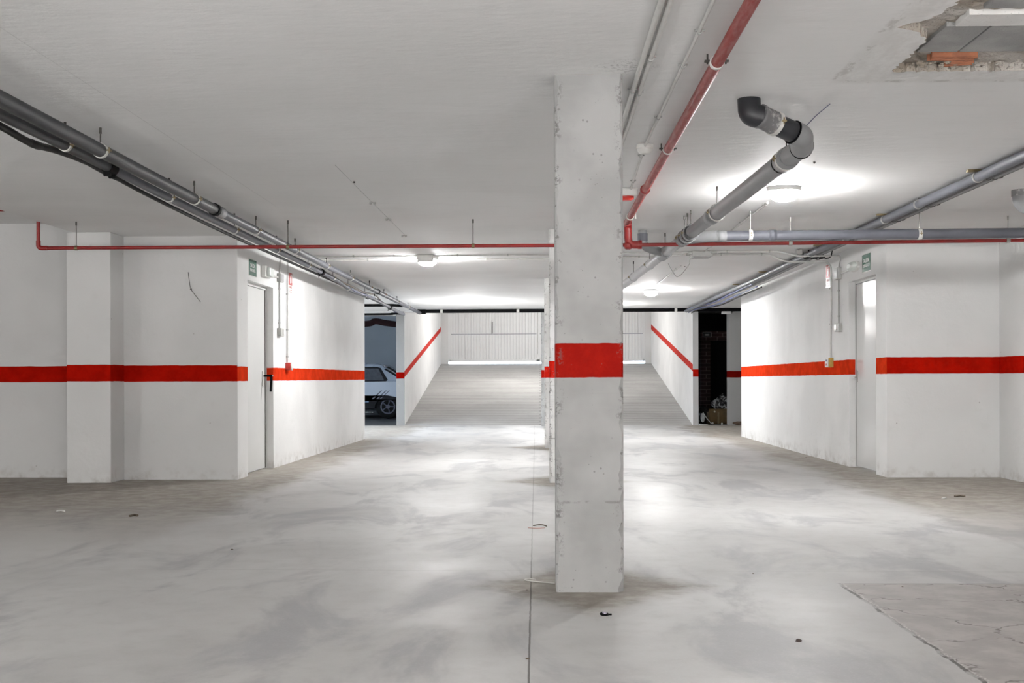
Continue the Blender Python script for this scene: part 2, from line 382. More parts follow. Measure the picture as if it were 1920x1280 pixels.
# extra bite out of the left rim
RIM = [(2.8, 1.50), (4.0, 1.50), (4.3, 1.51), (4.42, 1.49), (4.50, 1.43), (4.55, 1.39), (4.62, 1.50), (4.75, 1.56), (5.3, 1.565)]
for i, (x, y) in enumerate(inner):
    if x < 1.62 and y < 5.19:
        for (a, xa), (b_, xb) in zip(RIM, RIM[1:]):
            if a <= y <= b_: inner[i] = (x - 1.575 + xa + (xb - xa) * (y - a) / (b_ - a), y)
cb = MB(); n = len(inner)
X0, X1, Y0, Y1 = -4.31, 9.0, -12.0, 23.6
for (a, b, c, d) in ((X0, X1, Y0, oy0), (X0, X1, oy1, Y1), (X0, ox0, oy0, oy1), (ox1, X1, oy0, oy1)):
    cb.add([(a, c, ZC), (b, c, ZC), (b, d, ZC), (a, d, ZC)], [(3, 2, 1, 0)])
cb.add([(x, y, ZC) for x, y in outer] + [(x, y, ZC) for x, y in inner], [(i, n + i, n + (i + 1) % n, (i + 1) % n) for i in range(n)])
cb.add([(x, y, ZC) for x, y in inner] + [(x + random.uniform(-.006, .006), y + random.uniform(-.006, .006), ZC + .05) for x, y in inner],
       [(i, n + i, n + (i + 1) % n, (i + 1) % n) for i in range(n)], 1)
cb.box(X0, X1, Y0, Y1, ZC + .09, ZC + .2)
cb.add([(X0, Y0, ZC), (X0, Y1, ZC), (X0, Y1, ZC + .2), (X0, Y0, ZC + .2)], [(0, 1, 2, 3)])
ceiling = struct(cb.build('ceiling', [M_ceil, M_mortar]))
def rough_slab(name, x0, x1, y0, y1, z, mat, amp, nx=24, ny=24, parent=ceiling):
    b = MB(); vs = []
    for j in range(ny + 1):
        for i in range(nx + 1):
            e = (i in (0, nx)) or (j in (0, ny))
            vs.append((x0 + (x1 - x0) * i / nx + (random.uniform(-amp, amp) if e else 0), y0 + (y1 - y0) * j / ny + (random.uniform(-amp, amp) if e else 0), z + random.uniform(-amp, amp) * .8))
    b.add(vs, [(j * (nx + 1) + i, (j + 1) * (nx + 1) + i, (j + 1) * (nx + 1) + i + 1, j * (nx + 1) + i + 1) for j in range(ny) for i in range(nx)], 0, False)
    k = len(vs); b.add([(v[0], v[1], z + .055) for v in vs], [(j * (nx + 1) + i, j * (nx + 1) + i + 1, (j + 1) * (nx + 1) + i + 1, (j + 1) * (nx + 1) + i) for j in range(ny) for i in range(nx)])
    return b.build(name, mat, parent)
rough_slab('mortar_bed', 1.33, 3.3, 2.9, 5.25, ZC + .038, M_mortar, .006, 60, 70)
def block(x0, x1, y0, y1):
    MB().box(x0, x1, y0, y1, ZC + .022, ZC + .06).build('exposed_block', M_block, ceiling, .004)
for (x0, x1) in ((1.60, 1.772), (1.780, 2.06), (2.068, 2.5)): block(x0, x1, 4.615, 4.985)
for (x0, x1) in ((1.66, 1.868), (1.876, 2.2), (2.208, 2.6)): block(x0, x1, 4.02, 4.40)
MB().box(1.63, 3.2, 4.455, 4.605, ZC + .017, ZC + .06).build('exposed_joist', M_joist, ceiling, .003)
for (x0, x1, y0, y1, rz) in ((1.665, 1.875, 5.000, 5.075, .02), (1.765, 1.890, 5.085, 5.160, -.28)):
    b = MB(); M = Matrix.Translation(((x0 + x1) / 2, (y0 + y1) / 2, ZC + .012)) @ Matrix.Rotation(rz, 4, 'Z'); w = x1 - x0; d = y1 - y0
    for k in range(5): b.box(-w / 2 + random.uniform(0, .02), w / 2 - random.uniform(0, .02), -d / 2 + d * k / 5 + .005, -d / 2 + d * (k + 1) / 5 - .005, -.004 - .002 * (k % 2), .03, 0, M)
    b.box(-w / 2 + .02, w / 2 - .01, -d / 2 + .006, d / 2 - .006, .012, .035, 0, M)
    b.build('terracotta_shard', M_terra, ceiling)
b = MB()
for k in range(46):
    x = random.uniform(1.58, 2.3); y = random.uniform(5.09, 5.22); s = random.uniform(.004, .018)
    b.lathe([(s * .5, -s * .4), (s, 0), (s * .6, s * .5)], (x, y, ZC + .012), seg=6, smooth=False)
b.build('mortar_crumbs', M_mortar, ceiling)['kind'] = 'stuff'

struct(MB().box(-10, -4.31, -12, 12, 2.47, 2.6).build('ceiling_left_bay', M_ceil))

def wline(name, A, B, t, mat, z0=0, z1=ZC, holes=()):
    """wall from A to B (plan), thickness t to the left of A->B, holes = (s0, s1, zlo, zhi) along it"""
    A = Vector((*A, 0)); B = Vector((*B, 0)); d = (B - A); L = d.length; d.normalize(); nrm = Vector((-d.y, d.x, 0)); b = MB()
    def seg(s0, s1, lo, hi):
        p = [A + d * s0, A + d * s1, A + d * s1 + nrm * t, A + d * s0 + nrm * t]; b.prism([(q.x, q.y) for q in p], lo, hi)
    s = 0
    for (h0, h1, lo, hi) in holes:
        seg(s, h0, z0, z1); seg(h0, h1, hi, z1)
        if lo > z0: seg(h0, h1, z0, lo)
        s = h1
    seg(s, L, z0, z1)
    return struct(b.build(name, mat))

WL = lambda y: -2.87 + (y - 11.02) / 7.23 * .11          # left wall face
WR = lambda y: 3.292 - (y - 11.25) / 7.62 * .052         # right wall face
# left side; front paint darker, aisle paint lighter, lamplight put into the colour
wline('wall_left_bay_back', (-9.9, 11.22), (-4.31, 11.22), .3, wallmat('recess_paint', .927, 1.083, base=.66), 0, 2.47)
struct(MB().box(-4.365, -3.955, 10.635, 11.2, 0, ZC).build('wall_left_pier', wallmat('pier_paint', .934, 1.090, base=.72), bevel=.006))
struct(MB().box(-4.0, -2.873, 10.979, 11.2, 0, ZC).build('wall_left_front', wallmat('left_front_paint', .930, 1.085, base=.68)))
wline('wall_left', (-2.87, 10.985), (-2.76, 18.25), .26, wallmat('left_aisle_paint', .932, 1.074, base=.84, red=RED_LIT), 0, ZC, ((.36, 1.385, 0, 1.925),))
struct(MB().box(-8, -3.02, 18.0, 18.25, 0, ZC).build('wall_left_back', M_white))
# right side, same split: dimmed front paint, lamplit aisle paint
struct(MB().box(3.294, 4.6, 11.154, 11.3, 0, ZC).build('wall_right_front', wallmat('right_front_paint', .985, 1.143, base=.70)))
struct(MB().box(4.352, 4.6, -12, 11.16, 0, ZC).build('wall_right_near', wallmat('right_near_paint', .985, 1.143, base=.70)))
wline('wall_right', (3.24, 18.87), (3.292, 11.16), .26, wallmat('right_aisle_paint', .983, 1.143, slope=-.0027, y0=11.2, base=.83, red=RED_LIT), 0, ZC, ((6.395, 7.37, 0, 1.962),))
struct(MB().box(3.48, 8.9, 18.62, 18.87, 0, ZC).build('wall_right_back', M_white))
# hidden shell behind the camera and off to the sides
struct(MB().box(-10.2, -9.9, -12, 12, 0, 2.6).build('wall_left_far', M_white))
struct(MB().box(-10.2, 4.6, -12.3, -12, 0, 2.6).build('wall_rear', M_white))
struct(MB().box(-8.2, -8.0, 18.2, 31, 0, 3).build('wall_left_bay_side', M_white))
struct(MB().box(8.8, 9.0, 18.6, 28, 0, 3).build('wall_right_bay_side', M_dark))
# far front: lintel and jambs at the ramp foot
YR = 23.46
struct(MB().box(-8, -2.905, YR, YR + .25, 2.225, 2.62).build('wall_lintel_left', M_ceil_side))
struct(MB().box(-2.905, 3.155, YR + .0, YR + .22, 2.285, 2.62).build('wall_lintel_ramp', M_ceil_side))
mr = wallmat('dark_bay_lintel', base=.01, dirt=0)  # near black, the doorway's shade put into the lintel colour
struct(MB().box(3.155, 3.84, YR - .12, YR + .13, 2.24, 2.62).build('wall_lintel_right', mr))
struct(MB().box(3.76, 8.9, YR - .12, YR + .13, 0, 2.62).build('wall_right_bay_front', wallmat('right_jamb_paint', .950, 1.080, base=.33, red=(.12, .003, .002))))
struct(MB().box(3.62, 3.80, YR - .16, YR - .10, 2.215, 2.30).build('trim_right_bay', M_ceil_side))
# ramp
YT = 32.1; ZT = 1.345; sl = ZT / (YT - YR)
struct(MB().add([(-2.75, YR - .02, 0), (3.06, YR - .02, 0), (3.06, YT, ZT), (-2.75, YT, ZT), (-2.75, 42, ZT), (3.06, 42, ZT)], [(0, 1, 2, 3)]).build('floor_ramp', M_ramp))
rl = wallmat('ramp_left_paint', .953, 1.081, slope=.1465, y0=23.325, base=.82, dirt=.4, red=(.55, .05, .04))
rr = wallmat('ramp_right_paint', .975, 1.118, slope=.1375, y0=22.66, base=.82, dirt=.4, red=(.55, .05, .04))
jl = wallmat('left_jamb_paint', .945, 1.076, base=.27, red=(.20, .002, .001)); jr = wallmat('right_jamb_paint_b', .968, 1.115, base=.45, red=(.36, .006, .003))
struct(MB().box(-2.905, -2.74, YR + .01, YT + .3, 0, 4.3).build('wall_ramp_left', rl))
struct(MB().box(3.05, 3.155, YR - .1, YT + .3, 0, 4.3).build('wall_ramp_right', rr))
struct(MB().box(-2.906, -2.741, YR - .004, YR + .02, 0, 2.3).build('trim_ramp_left', jl))
struct(MB().box(3.049, 3.156, YR - .125, YR - .09, 0, 2.3).build('trim_ramp_right', jr))
struct(MB().add([(-2.9, YR + .2, 2.45), (3.15, YR + .2, 2.45), (3.15, YT + .4, 4.2), (-2.9, YT + .4, 4.2)], [(3, 2, 1, 0)]).build('ceiling_ramp', M_ceil_side))
# garage gate at the top of the ramp
YG = YT + .05; gz0 = 1.412
gate = struct(thing('door_3', (.18, YG, ZT), 'white ribbed garage gate closing the top of the ramp', 'gate')); del gate['label'], gate['category']
def ribs(x0, x1, z0, z1, name):
    b = MB(); w = .085; k = max(1, int(round((x1 - x0) / w))); w = (x1 - x0) / k; prof = []
    for i in range(k):
        a = x0 + i * w; prof += [(a, YG + .012), (a + w * .12, YG), (a + w * .86, YG), (a + w * .98, YG + .012)]
    prof.append((x1, YG + .012)); vs = [(x, y, z) for z in (z0, z1) for x, y in prof]; q = len(prof)
    b.add(vs, [(i, i + 1, q + i + 1, q + i) for i in range(q - 1)])
    return b.build(name, M_gate, gate)
gxm = -.055
for (a, c) in ((-2.50, gxm - .02), (gxm + .02, 2.87)):
    ribs(a, c, gz0 + .05, 2.155, 'gate_panel'); ribs(a, c, 2.175, 3.75, 'gate_panel')
M_seam = plain('gate_shadow_gap', (.16, .16, .16), .6)
b = MB()
for (a, c) in ((-2.46, gxm - .045), (gxm + .045, 2.83)): b.box(a, c, YG + .02, YG + .03, 2.14, 2.19)
b.build('gate_seam', M_seam, gate)
b = MB()
for x0_, x1_ in ((-2.56, -2.46), (gxm - .045, gxm), (gxm, gxm + .045), (2.83, 2.92)): b.box(x0_, x1_, YG - .02, YG + .03, gz0, 3.75)
b.box(-2.5, 2.87, YG - .02, YG + .03, gz0, gz0 + .05)
b.build('gate_frame', M_gate, gate, .003)
MB().box(-1.335, -1.305, YG - .05, YG, 2.18, 2.50).build('gate_handle', plain('dark_handle', (.10, .10, .10), .5), gate)
MB().tube([(gxm - .012, YG - .03, 1.6), (gxm - .012, YG - .03, 3.7)], .008, 6).build('gate_rod', M_metal, gate)
b = MB(); b.box(-2.74, -2.54, YG - .06, YG + .2, 1.2, 4.2); b.box(2.89, 3.05, YG - .06, YG + .2, 1.2, 4.2); b.box(-2.74, 3.05, YG + .04, YG + .2, 3.7, 4.3)
struct(b.build('wall_gate_surround', wallmat('gate_jamb_paint', base=.62, dirt=0)))
struct(MB().box(-6, 6, YT, 45, ZT - .1, ZT - .002).build('ground_outside', plain('outside_paving', (.7, .7, .72), .8)))

# store room on the left with the parked car
mbay = wallmat('blue_lit_bay_paint', base=.42, dirt=.2, tint=(.86, .97, 1.08))  # dim bluish light of the store put into the wall colour
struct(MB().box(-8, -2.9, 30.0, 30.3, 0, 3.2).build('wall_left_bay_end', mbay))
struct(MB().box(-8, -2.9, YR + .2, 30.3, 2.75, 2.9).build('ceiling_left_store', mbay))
# unlit store room on the right, its shade put into near-black colours
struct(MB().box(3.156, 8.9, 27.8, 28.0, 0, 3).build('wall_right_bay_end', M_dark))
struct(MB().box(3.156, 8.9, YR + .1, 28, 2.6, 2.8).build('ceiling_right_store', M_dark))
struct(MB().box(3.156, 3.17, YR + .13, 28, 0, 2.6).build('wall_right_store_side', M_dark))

# doors
def leaf_left():
    d = struct(thing('door_1', (-2.9, 11.86, 0), '', '')); del d['label'], d['category']
    A = Vector((-2.87, 10.985, 0)); dr = (Vector((-2.76, 18.25, 0)) - A).normalized(); nr = Vector((-dr.y, dr.x, 0))
    M = Matrix(((dr.x, nr.x, 0, A.x), (dr.y, nr.y, 0, A.y), (0, 0, 1, 0), (0, 0, 0, 1)))
    MB().box(.37, 1.355, .085, .125, .008, 1.895, 0, M).build('door_leaf', M_door, d, .002)
    b = MB(); b.box(.36, .378, .07, .14, 0, 1.925, 0, M); b.box(1.357, 1.385, .07, .14, 0, 1.925, 0, M); b.box(.36, 1.385, .07, .14, 1.897, 1.925, 0, M)
    b.build('door_frame', M_door, d, .002)
    b = MB(); b.box(1.352, 1.3565, .078, .084, .01, 1.895, 0, M); b.build('door_gap_shade', M_dkmetal, d)  # dark strip standing in for shade between leaf and frame
    h = MB(); zc = .955
    h.box(1.24, 1.30, .074, .086, zc - .08, zc + .08, 0, M)
    hp = h.build('handle_plate', M_plas, d, .003)
    g = MB(); P = lambda s, n, z: M @ Vector((s, n, z))
    g.tube([P(1.27, .08, zc + .03), P(1.27, -.005, zc + .03)], .011, 10)
    g.tube(fillet([P(1.27, -.005, zc + .045), P(1.27, -.008, zc - .02), P(1.24, -.008, zc - .135)], .03), .012, 10)
    g.build('door_handle', M_black, d)
    g = MB(); g.tube([P(1.27, .03, zc + .03), P(1.36, .0, zc + .03)], .008, 8); g.build('lock_bolt', M_metal, d)
def leaf_right():
    d = struct(thing('door_2', (3.33, 12.0, 0), '', '')); del d['label'], d['category']
    A = Vector((3.24, 18.87, 0)); dr = (Vector((3.292, 11.16, 0)) - A).normalized(); nr = Vector((-dr.y, dr.x, 0))
    M = Matrix(((dr.x, nr.x, 0, A.x), (dr.y, nr.y, 0, A.y), (0, 0, 1, 0), (0, 0, 0, 1)))
    t = NT('glossy_door_paint'); t.out((.72, .72, .71), .14)
    MB().box(6.41, 7.36, .078, .118, .012, 1.935, 0, M).build('door_leaf', t.m, d, .002)
    b = MB(); b.box(6.395, 6.405, .066, .13, 0, 1.962, 0, M); b.box(7.36, 7.37, .066, .13, 0, 1.962, 0, M); b.box(6.395, 7.37, .066, .13, 1.94, 1.962, 0, M)
    b.build('door_frame', M_door, d, .002)
    MB().box(6.4055, 6.412, .0765, .09, .01, 1.94, 0, M).build('door_gap_shade', M_dkmetal, d)  # dark strip painting the shaded crevice at the leaf edge
    b = MB(); b.box(6.43, 6.465, .068, .08, .90, 1.02, 0, M); b.build('handle_plate', M_metal, d, .002)
    b = MB(); P = lambda s, n, z: M @ Vector((s, n, z)); b.tube(fillet([P(6.447, .075, .955), P(6.447, .035, .955), P(6.52, .035, .95)], .015), .008, 8); b.build('door_handle', M_metal, d)
leaf_left(); leaf_right()

# ------------------------------------------------------------------ columns
def column(x0, y0, label, w=.302, d=.302, mat=M_col_lit):
    b = MB(); L = 150; vs = []
    ch = [[.006] * 4 for _ in range(L + 1)]
    for c in range(4):
        for _ in range(26):
            k = random.randint(0, L); a = random.uniform(.004, .016) * (1.2 if k < 60 else .7)
            for q in range(-2, 3):
                if 0 <= k + q <= L: ch[k + q][c] = max(ch[k + q][c], .006 + a * (1 - abs(q) / 3))
    for k in range(L + 1):
        z = ZC * k / L; c = [v + random.uniform(0, .0025) for v in ch[k]]
        x1, y1 = x0 + w, y0 + d
        ring = [(x0 + c[0], y0), (x1 - c[1], y0), (x1, y0 + c[1]), (x1, y1 - c[2]), (x1 - c[2], y1), (x0 + c[3], y1), (x0, y1 - c[3]), (x0, y0 + c[0])]
        vs += [(x, y, z) for x, y in ring]
    b.add(vs, [(k * 8 + i, k * 8 + (i + 1) % 8, (k + 1) * 8 + (i + 1) % 8, (k + 1) * 8 + i) for k in range(L) for i in range(8)])
    return tag(b.build('concrete_column', mat), label, 'column', 'columns down the middle of the aisle')
column(.068, 5.20, 'large nearest white concrete column with pitted face and dark red band', mat=M_col)
column(.082, 10.62, 'white column directly behind the nearest one, with bright orange-red band')
column(.058, 15.82, 'slim sliver of white column, third in the row, with orange-red band')
column(.02, 23.1, 'farthest grey column at the foot of the ramp with a dark red band', mat=M_col)

# ------------------------------------------------------------------ pipes and their clamps
def clamp(parent, c, axis, r, mat=M_clip, rod=True, zc=ZC, w=.022, rodmat=M_dkmetal, tabs=True, plug=True, rodside=0):
    b = MB(); b.ring(c, axis, r + .005, r - .001, w); cl = b.build('pipe_clamp', mat, parent)
    A = Vector(axis).normalized(); side = A.cross(Vector((0, 0, 1))).normalized()
    if tabs:
        c = Vector(c)
        for sgn in (-1, 1):
            b = MB(); p = c + side * sgn * (r + .010); b.box(p.x - .010, p.x + .010, p.y - .012, p.y + .012, p.z - .004, p.z + .004)
            b.tube([p + Vector((0, 0, -.014)), p + Vector((0, 0, .018))], .0035, 8)
            b.build('clamp_bolt', M_brass, cl)
    if rod:
        c = Vector(c) + side * rodside; b = MB(); top = Vector((c.x, c.y, zc + .003)); b.tube([c + Vector((0, 0, r * .8)), top], .004, 8)
        if plug and zc - c.z - r > .03: b.tube([top - Vector((0, 0, min(.035, (zc - c.z - r) * .5))), top], .0075, 8)
        b.build('hanger_rod', rodmat, parent)
def sleeve(parent, a, b_, r, name='pipe_coupling', mat=None, seg=20):
    a = Vector(a); b_ = Vector(b_); d = (b_ - a)
    MB().tube([a, a + d * .12, a + d * .121, a + d * .88, a + d * .881, b_], [r, r, r * 1.06, r * 1.06, r, r], seg).build(name, mat, parent)
YD = lambda px, X: abs(X) * F / abs(1013 - px)

# left big drain pipe
XA, ZA = -2.365, 2.187
A = thing('drain_pipe', (XA, 12.5, ZA), 'thick dark grey drain pipe slung under the ceiling at left, upper of the pair', 'pipe')
MB().tube([(XA, 1.5, ZA), (XA, 8.5, ZA)], .037, 22).build('pipe_length', M_pvc_dark, A)
MB().tube([(XA, 8.45, ZA), (XA, 22.85, ZA + .05)], .032, 22).build('pipe_length', M_pvc2, A)
sleeve(A, (XA, 8.42, ZA), (XA, 8.62, ZA), .040, mat=M_pvc)
b = MB(); b.ring((XA, 8.42, ZA), (0, 1, 0), .046, .03, .05); b.build('rubber_collar', M_black, A)
for y in (6.22, 7.92, 9.65, 11.2, 12.85, 14.5, 16.1, 17.6, 19.2, 20.8):
    r = .037 if y < 8.5 else .032; z = ZA + max(0, (y - 8.45) / 14.4 * .05)
    clamp(A, (XA, y, z), (0, 1, 0), r)
b = MB(); b.ring((XA, 16.3 + .6, ZA + .03), (0, 1, 0), .041, .03, .05); b.tube([(XA - .05, 16.9, ZA - .04), (XA - .03, 16.9, ZA + .02)], .006, 6); b.build('cable_tie', M_black, A)
# second pipe
XB = -2.5
ptsB = [(XB, 1.5, 2.187)]
for px, py in ((0, 213), (150, 286), (300, 362), (450, 436), (560, 489), (628, 523)): ptsB.append(hit(px, py, 0, XB))
tail = [hit(660, 545, 0, -2.56), hit(690, 556, 0, -2.56), hit(712, 566, 0, -2.5), hit(740, 581, 0, -2.48), hit(757, 589, 0, -2.48)]
ptsB = smooth_path(ptsB + tail, 5)
Bp = thing('electrical_duct', (XB, 12, 2.17), 'second dark pipe carrying cables, hung left of and below the thick drain pipe', 'pipe')
def near_y(P, y):
    for i in range(len(P) - 1):
        if P[i].y <= y <= P[i + 1].y: t = (y - P[i].y) / (P[i + 1].y - P[i].y); return P[i].lerp(P[i + 1], t), (P[i + 1] - P[i]).normalized()
    return P[-1], (P[-1] - P[-2]).normalized()
kk = [p for p in ptsB if p.y < 6.7]; kk.append(near_y(ptsB, 6.72)[0])
MB().tube(kk, .030, 18).build('pipe_length', M_pvc_dark, Bp)
MB().tube([near_y(ptsB, 6.70)[0]] + [p for p in ptsB if p.y > 6.72], .027, 18).build('pipe_length', M_pvc2, Bp)
q, d = near_y(ptsB, 6.72); b = MB(); b.ring(q, d, .037, .02, .10); b.box(q.x - .02, q.x + .02, q.y - .05, q.y - .03, q.z - .055, q.z - .03); b.box(q.x - .02, q.x + .02, q.y + .03, q.y + .05, q.z - .055, q.z - .03); b.build('pipe_collar', M_black, Bp)
for y in (6.08, 7.8, 9.48, 11.0, 12.5, 14.0, 15.4, 17.0):
    q, d = near_y(ptsB, y); clamp(Bp, q, d, .030 if y < 6.7 else .027, rodside=0)
for y in (13.25, 19.2):
    q, d = near_y(ptsB, y); b = MB(); b.ring(q, d, .038, .026, .09); b.tube([q + Vector((-.03, 0, -.06)), q + Vector((-.02, 0, -.02))], .006, 6); b.build('cable_tie', M_black, Bp)
# cables slung below
XC = -2.60
pc = smooth_path([Vector((XC, 1.5, 2.2)), hit(-120, 178, 0, XC)] + [hit(a, c, 0, XC) for a, c in ((0, 236), (58, 268), (110, 283), (160, 302), (195, 321))] + [hit(300, 377, 0, -2.56), hit(450, 449, 0, -2.56), hit(600, 516, 0, -2.57), hit(640, 534, 0, -2.6), hit(690, 560, 0, -2.58)], 6)
cb1 = thing('armoured_cable', (XC, 10, 2.15), 'black sagging cable looping below the second pipe at upper left', 'cable')
MB().tube(pc, [.019 if p.y < 7.0 else .013 for p in pc], 10).build('cable_sheath', M_cable, cb1)
q, d = near_y(pc, YD(58, XC)); b = MB(); b.lathe([(.017, -.07), (.022, -.05), (.022, .04), (.017, .07)], q, d, 12); b.build('cable_joint', M_cable, cb1)
pc2 = smooth_path([hit(a, c, 0, -2.5) for a, c in ((618, 519), (640, 528), (660, 537), (680, 547), (703, 553), (716, 566))], 6)
tag(MB().tube(pc2, .013, 8).build('brown_cable', M_brown), 'brown cable bowing out between the two left pipes near the ramp', 'cable')
pc3 = smooth_path([hit(a, c, 0, -2.52) for a, c in ((628, 524), (650, 536), (672, 548), (700, 558), (722, 571), (742, 585))], 6)
tag(MB().tube(pc3, .012, 8).build('blue_cable', M_blue), 'blue cable bundled along the second left pipe near the ramp', 'cable')

# black pipes across the back
D = thing('black_pipe', (0.9, 22.9, 2.27), 'long black pipe crossing above the ramp opening', 'pipe')
MB().tube([(-2.42, 22.9, 2.270), (4.4, 22.9, 2.280)], .036, 16).build('pipe_length', M_black, D)
MB().ring((-2.33, 22.9, 2.27), (1, 0, 0), .055, .03, .16).build('pipe_coupling', M_black, D)
for px in (828, 971, 1267):
    q = hit(px, 583, 1, 22.9); clamp(D, (q.x, 22.9, 2.272), (1, 0, 0), .036, M_clip, tabs=False, w=.05, rodmat=M_metal)
tag(MB().tube([(-7.5, 20.6, 2.245), (-2.62, 20.6, 2.25), (-2.47, 20.8, 2.25)], .026, 14).build('black_pipe', M_black), 'short black pipe across the left opening, upper of two above the car', 'pipe')
tag(MB().tube(smooth_path([(-7.5, 23.38, 2.235), (-3.4, 23.38, 2.24), (-3.0, 23.38, 2.252), (-2.76, 23.36, 2.258)], 4), .023, 14).build('black_pipe', M_black), 'black pipe across the left opening, lower of two above the car', 'pipe')
tag(MB().tube(smooth_path([(-6, 24.2, 2.07), (-3.8, 24.2, 2.08), (-3.45, 24.2, 2.14), (-3.25, 24.2, 2.11), (-3.0, 24.2, 2.075), (-2.92, 24.2, 2.07)], 6), .066, 14).build('lagged_pipe', plain('dark_red_lagging', (.008, .0025, .003), .9, bump=.4, Specular_IOR_Level=.1)), 'dark lumpy lagged pipe high on the bluish-lit wall above the car', 'pipe')

# red fire pipes
XM, ZM, YP = .735, 2.267, 9.93
Rm = thing('fire_main_pipe', (XM, 6, ZM), 'thick dusty red fire pipe along the ceiling right of the nearest column', 'pipe')
MB().tube([(XM + .01, 1.5, ZM), (XM, 9.86, ZM)], .026, 20).build('pipe_length', M_reddust, Rm)
dp = fillet([(XM, 9.6, ZM), (XM + .012, YP, ZM), (XM + .018, YP, 2.085), (XM + .12, YP, 2.083)], .06)
MB().tube(dp[1:], .033, 18).build('drop_elbow', M_redgloss, Rm)
MB().box(XM - .02, XM + .05, YP - .035, YP + .035, 2.045, 2.11).build('pipe_coupling', M_redgloss, Rm, .02)
b = MB(); b.ring((XM + .115, YP, 2.085), (1, 0, 0), .038, .02, .03); b.build('pipe_collar', M_redgloss, Rm)
for y in (4.87, 6.72):
    b = MB(); c = Vector((XM + .003, y, ZM)); b.ring(c, (0, 1, 0), .030, .024, .02); cl = b.build('pipe_clamp', M_conduit, Rm)
    for s in (-1, 1):
        b = MB(); p = c + Vector((s * .038, 0, .005)); b.box(p.x - .012, p.x + .012, y - .008, y + .008, p.z - .004, p.z + .004); b.tube([p + Vector((0, 0, -.012)), p + Vector((0, 0, .03))], .004, 8)
        b.build('clamp_bolt', M_dkmetal, cl)
for y in (8.15,):
    b = MB(); b.ring((XM, y, ZM), (0, 1, 0), .035, .02, .03); b.ring((XM, y + .04, ZM), (0, 1, 0), .032, .02, .02); b.build('pipe_collar', M_redgloss, Rm)
b = MB(); b.ring((XM, 9.5, ZM), (0, 1, 0), .032, .02, .03); b.tube([(XM + .045, 9.5, ZM - .02), (XM + .045, 9.5, ZM + .02)], .005, 6); b.build('pipe_clamp', M_conduit, Rm)
Rb = thing('fire_branch_pipe', (.2, YP, 2.08), 'thin red fire pipe crossing the whole aisle below the ceiling', 'pipe')
pb = fillet([(-4.318, YP, 2.46), (-4.318, YP, 2.085), (.6, YP, 2.083)], .05)
MB().tube(pb, .0155, 14).build('pipe_length', M_redgloss, Rb)
MB().tube([(.85, YP, 2.083), (4.36, YP, 2.105)], .0155, 14).build('pipe_length', M_redgloss, Rb)
MB().tube([(.6, YP, 2.083), (.74, YP, 2.083)], .0155, 14).build('pipe_length', M_redgloss, Rb)
b = MB(); q = fillet([(-4.318, YP, 2.15), (-4.318, YP, 2.085), (-4.24, YP, 2.085)], .045); b.tube(q, .020, 14); b.build('pipe_elbow', M_redgloss, Rb)
for px in (143, 540, 887):
    q = hit(px, 464, 1, YP); clamp(Rb, (q.x, YP, 2.084), (1, 0, 0), .0155, M_brass, w=.025, tabs=False, rodmat=M_dkmetal)
for px in (1482, 1890):
    q = hit(px, 457, 1, YP); clamp(Rb, (q.x, YP, 2.083 + .022 * (q.x - .85) / 3.5), (1, 0, 0), .0155, M_metal, w=.03, tabs=False, rodmat=M_metal)
b = MB(); b.tube(fillet([(-4.42, YP, 2.418), (-5.2, YP, 2.418), (-6.5, YP, 2.418)], .03), .0155, 12)
tag(b.build('fire_branch_pipe', M_redgloss), 'stub of red pipe high at the far left edge, inside the raised bay', 'pipe')

# white conduits along the ceiling by the near column
def conduit(pts, r, label, clips=(), mat=M_conduit, name='electrical_conduit', rad=.06, cliplab=M_conduit_g, cat='conduit', axis=None):
    P = fillet(pts, rad); c = Vector(P[len(P) // 2]); t = thing(name, c, label, cat)
    MB().tube(P, r, 12).build('conduit_tube', mat, t)
    for (p, ax, up) in clips:
        p = Vector(p); ax = Vector(ax).normalized(); upv = Vector(up); b = MB(); b.ring(p, ax, r + .003, r, .016, 12)
        sd = ax.cross(upv); q = p + upv * r * .8; b.tube([q + sd * (r + .012), q - sd * (r + .012)], .005, 6); b.build('conduit_clip', cliplab, t)
    return t
UPV = (0, 0, 1); AY = (0, 1, 0); AX = (1, 0, 0)
conduit([(.435, 1.5, 2.2945), (.435, 5.0, 2.2945), (.45, 12.45, 2.2945)], .0115, 'left one of two white conduits running close beside the nearest column top', [((.435, y, 2.2945), AY, UPV) for y in (5.45, 7.2)])
conduit([(.468, 1.5, 2.2945), (.468, 5.0, 2.2945), (.485, 12.45, 2.2945)], .0105, 'right one of two white conduits running close beside the nearest column top', [((.468, y, 2.2945), AY, UPV) for y in (4.9, 5.5, 7.2)])
dc = (.612, 6.80)
conduit([(.635, 1.5, 2.2985), (.622, 4.2, 2.3), (dc[0], 6.77, 2.2985)], .0075, 'thin white conduit leading to the smoke detector', [((.624, 4.55, 2.3), AY, UPV), ((.620, 5.05, 2.3), AY, UPV), ((.615, 6.05, 2.3), AY, UPV)])
conduit([(dc[0], 6.83, 2.2985), (.648, 8.33, 2.2985)], .0075, 'thin white conduit between the smoke detector and the alarm siren', [((.617, 7.1, 2.3), AY, UPV), ((.64, 8.0, 2.3), AY, UPV)])
s = thing('smoke_detector', (dc[0], dc[1], 2.26), 'round white smoke detector on the ceiling beside the red pipe', 'smoke detector')
MB().lathe([(.050, .05), (.050, .030), (.046, .026)], (dc[0], dc[1], 2.26), seg=28).build('detector_base', M_plas, s)
MB().lathe([(.044, .028), (.040, .012), (.026, .002), (.024, .0)], (dc[0], dc[1], 2.258), seg=28).build('detector_head', M_plas, s)
s = thing('alarm_siren', (.63, 8.38, 2.24), 'white alarm box with red lens on the ceiling beside the nearest column', 'alarm')
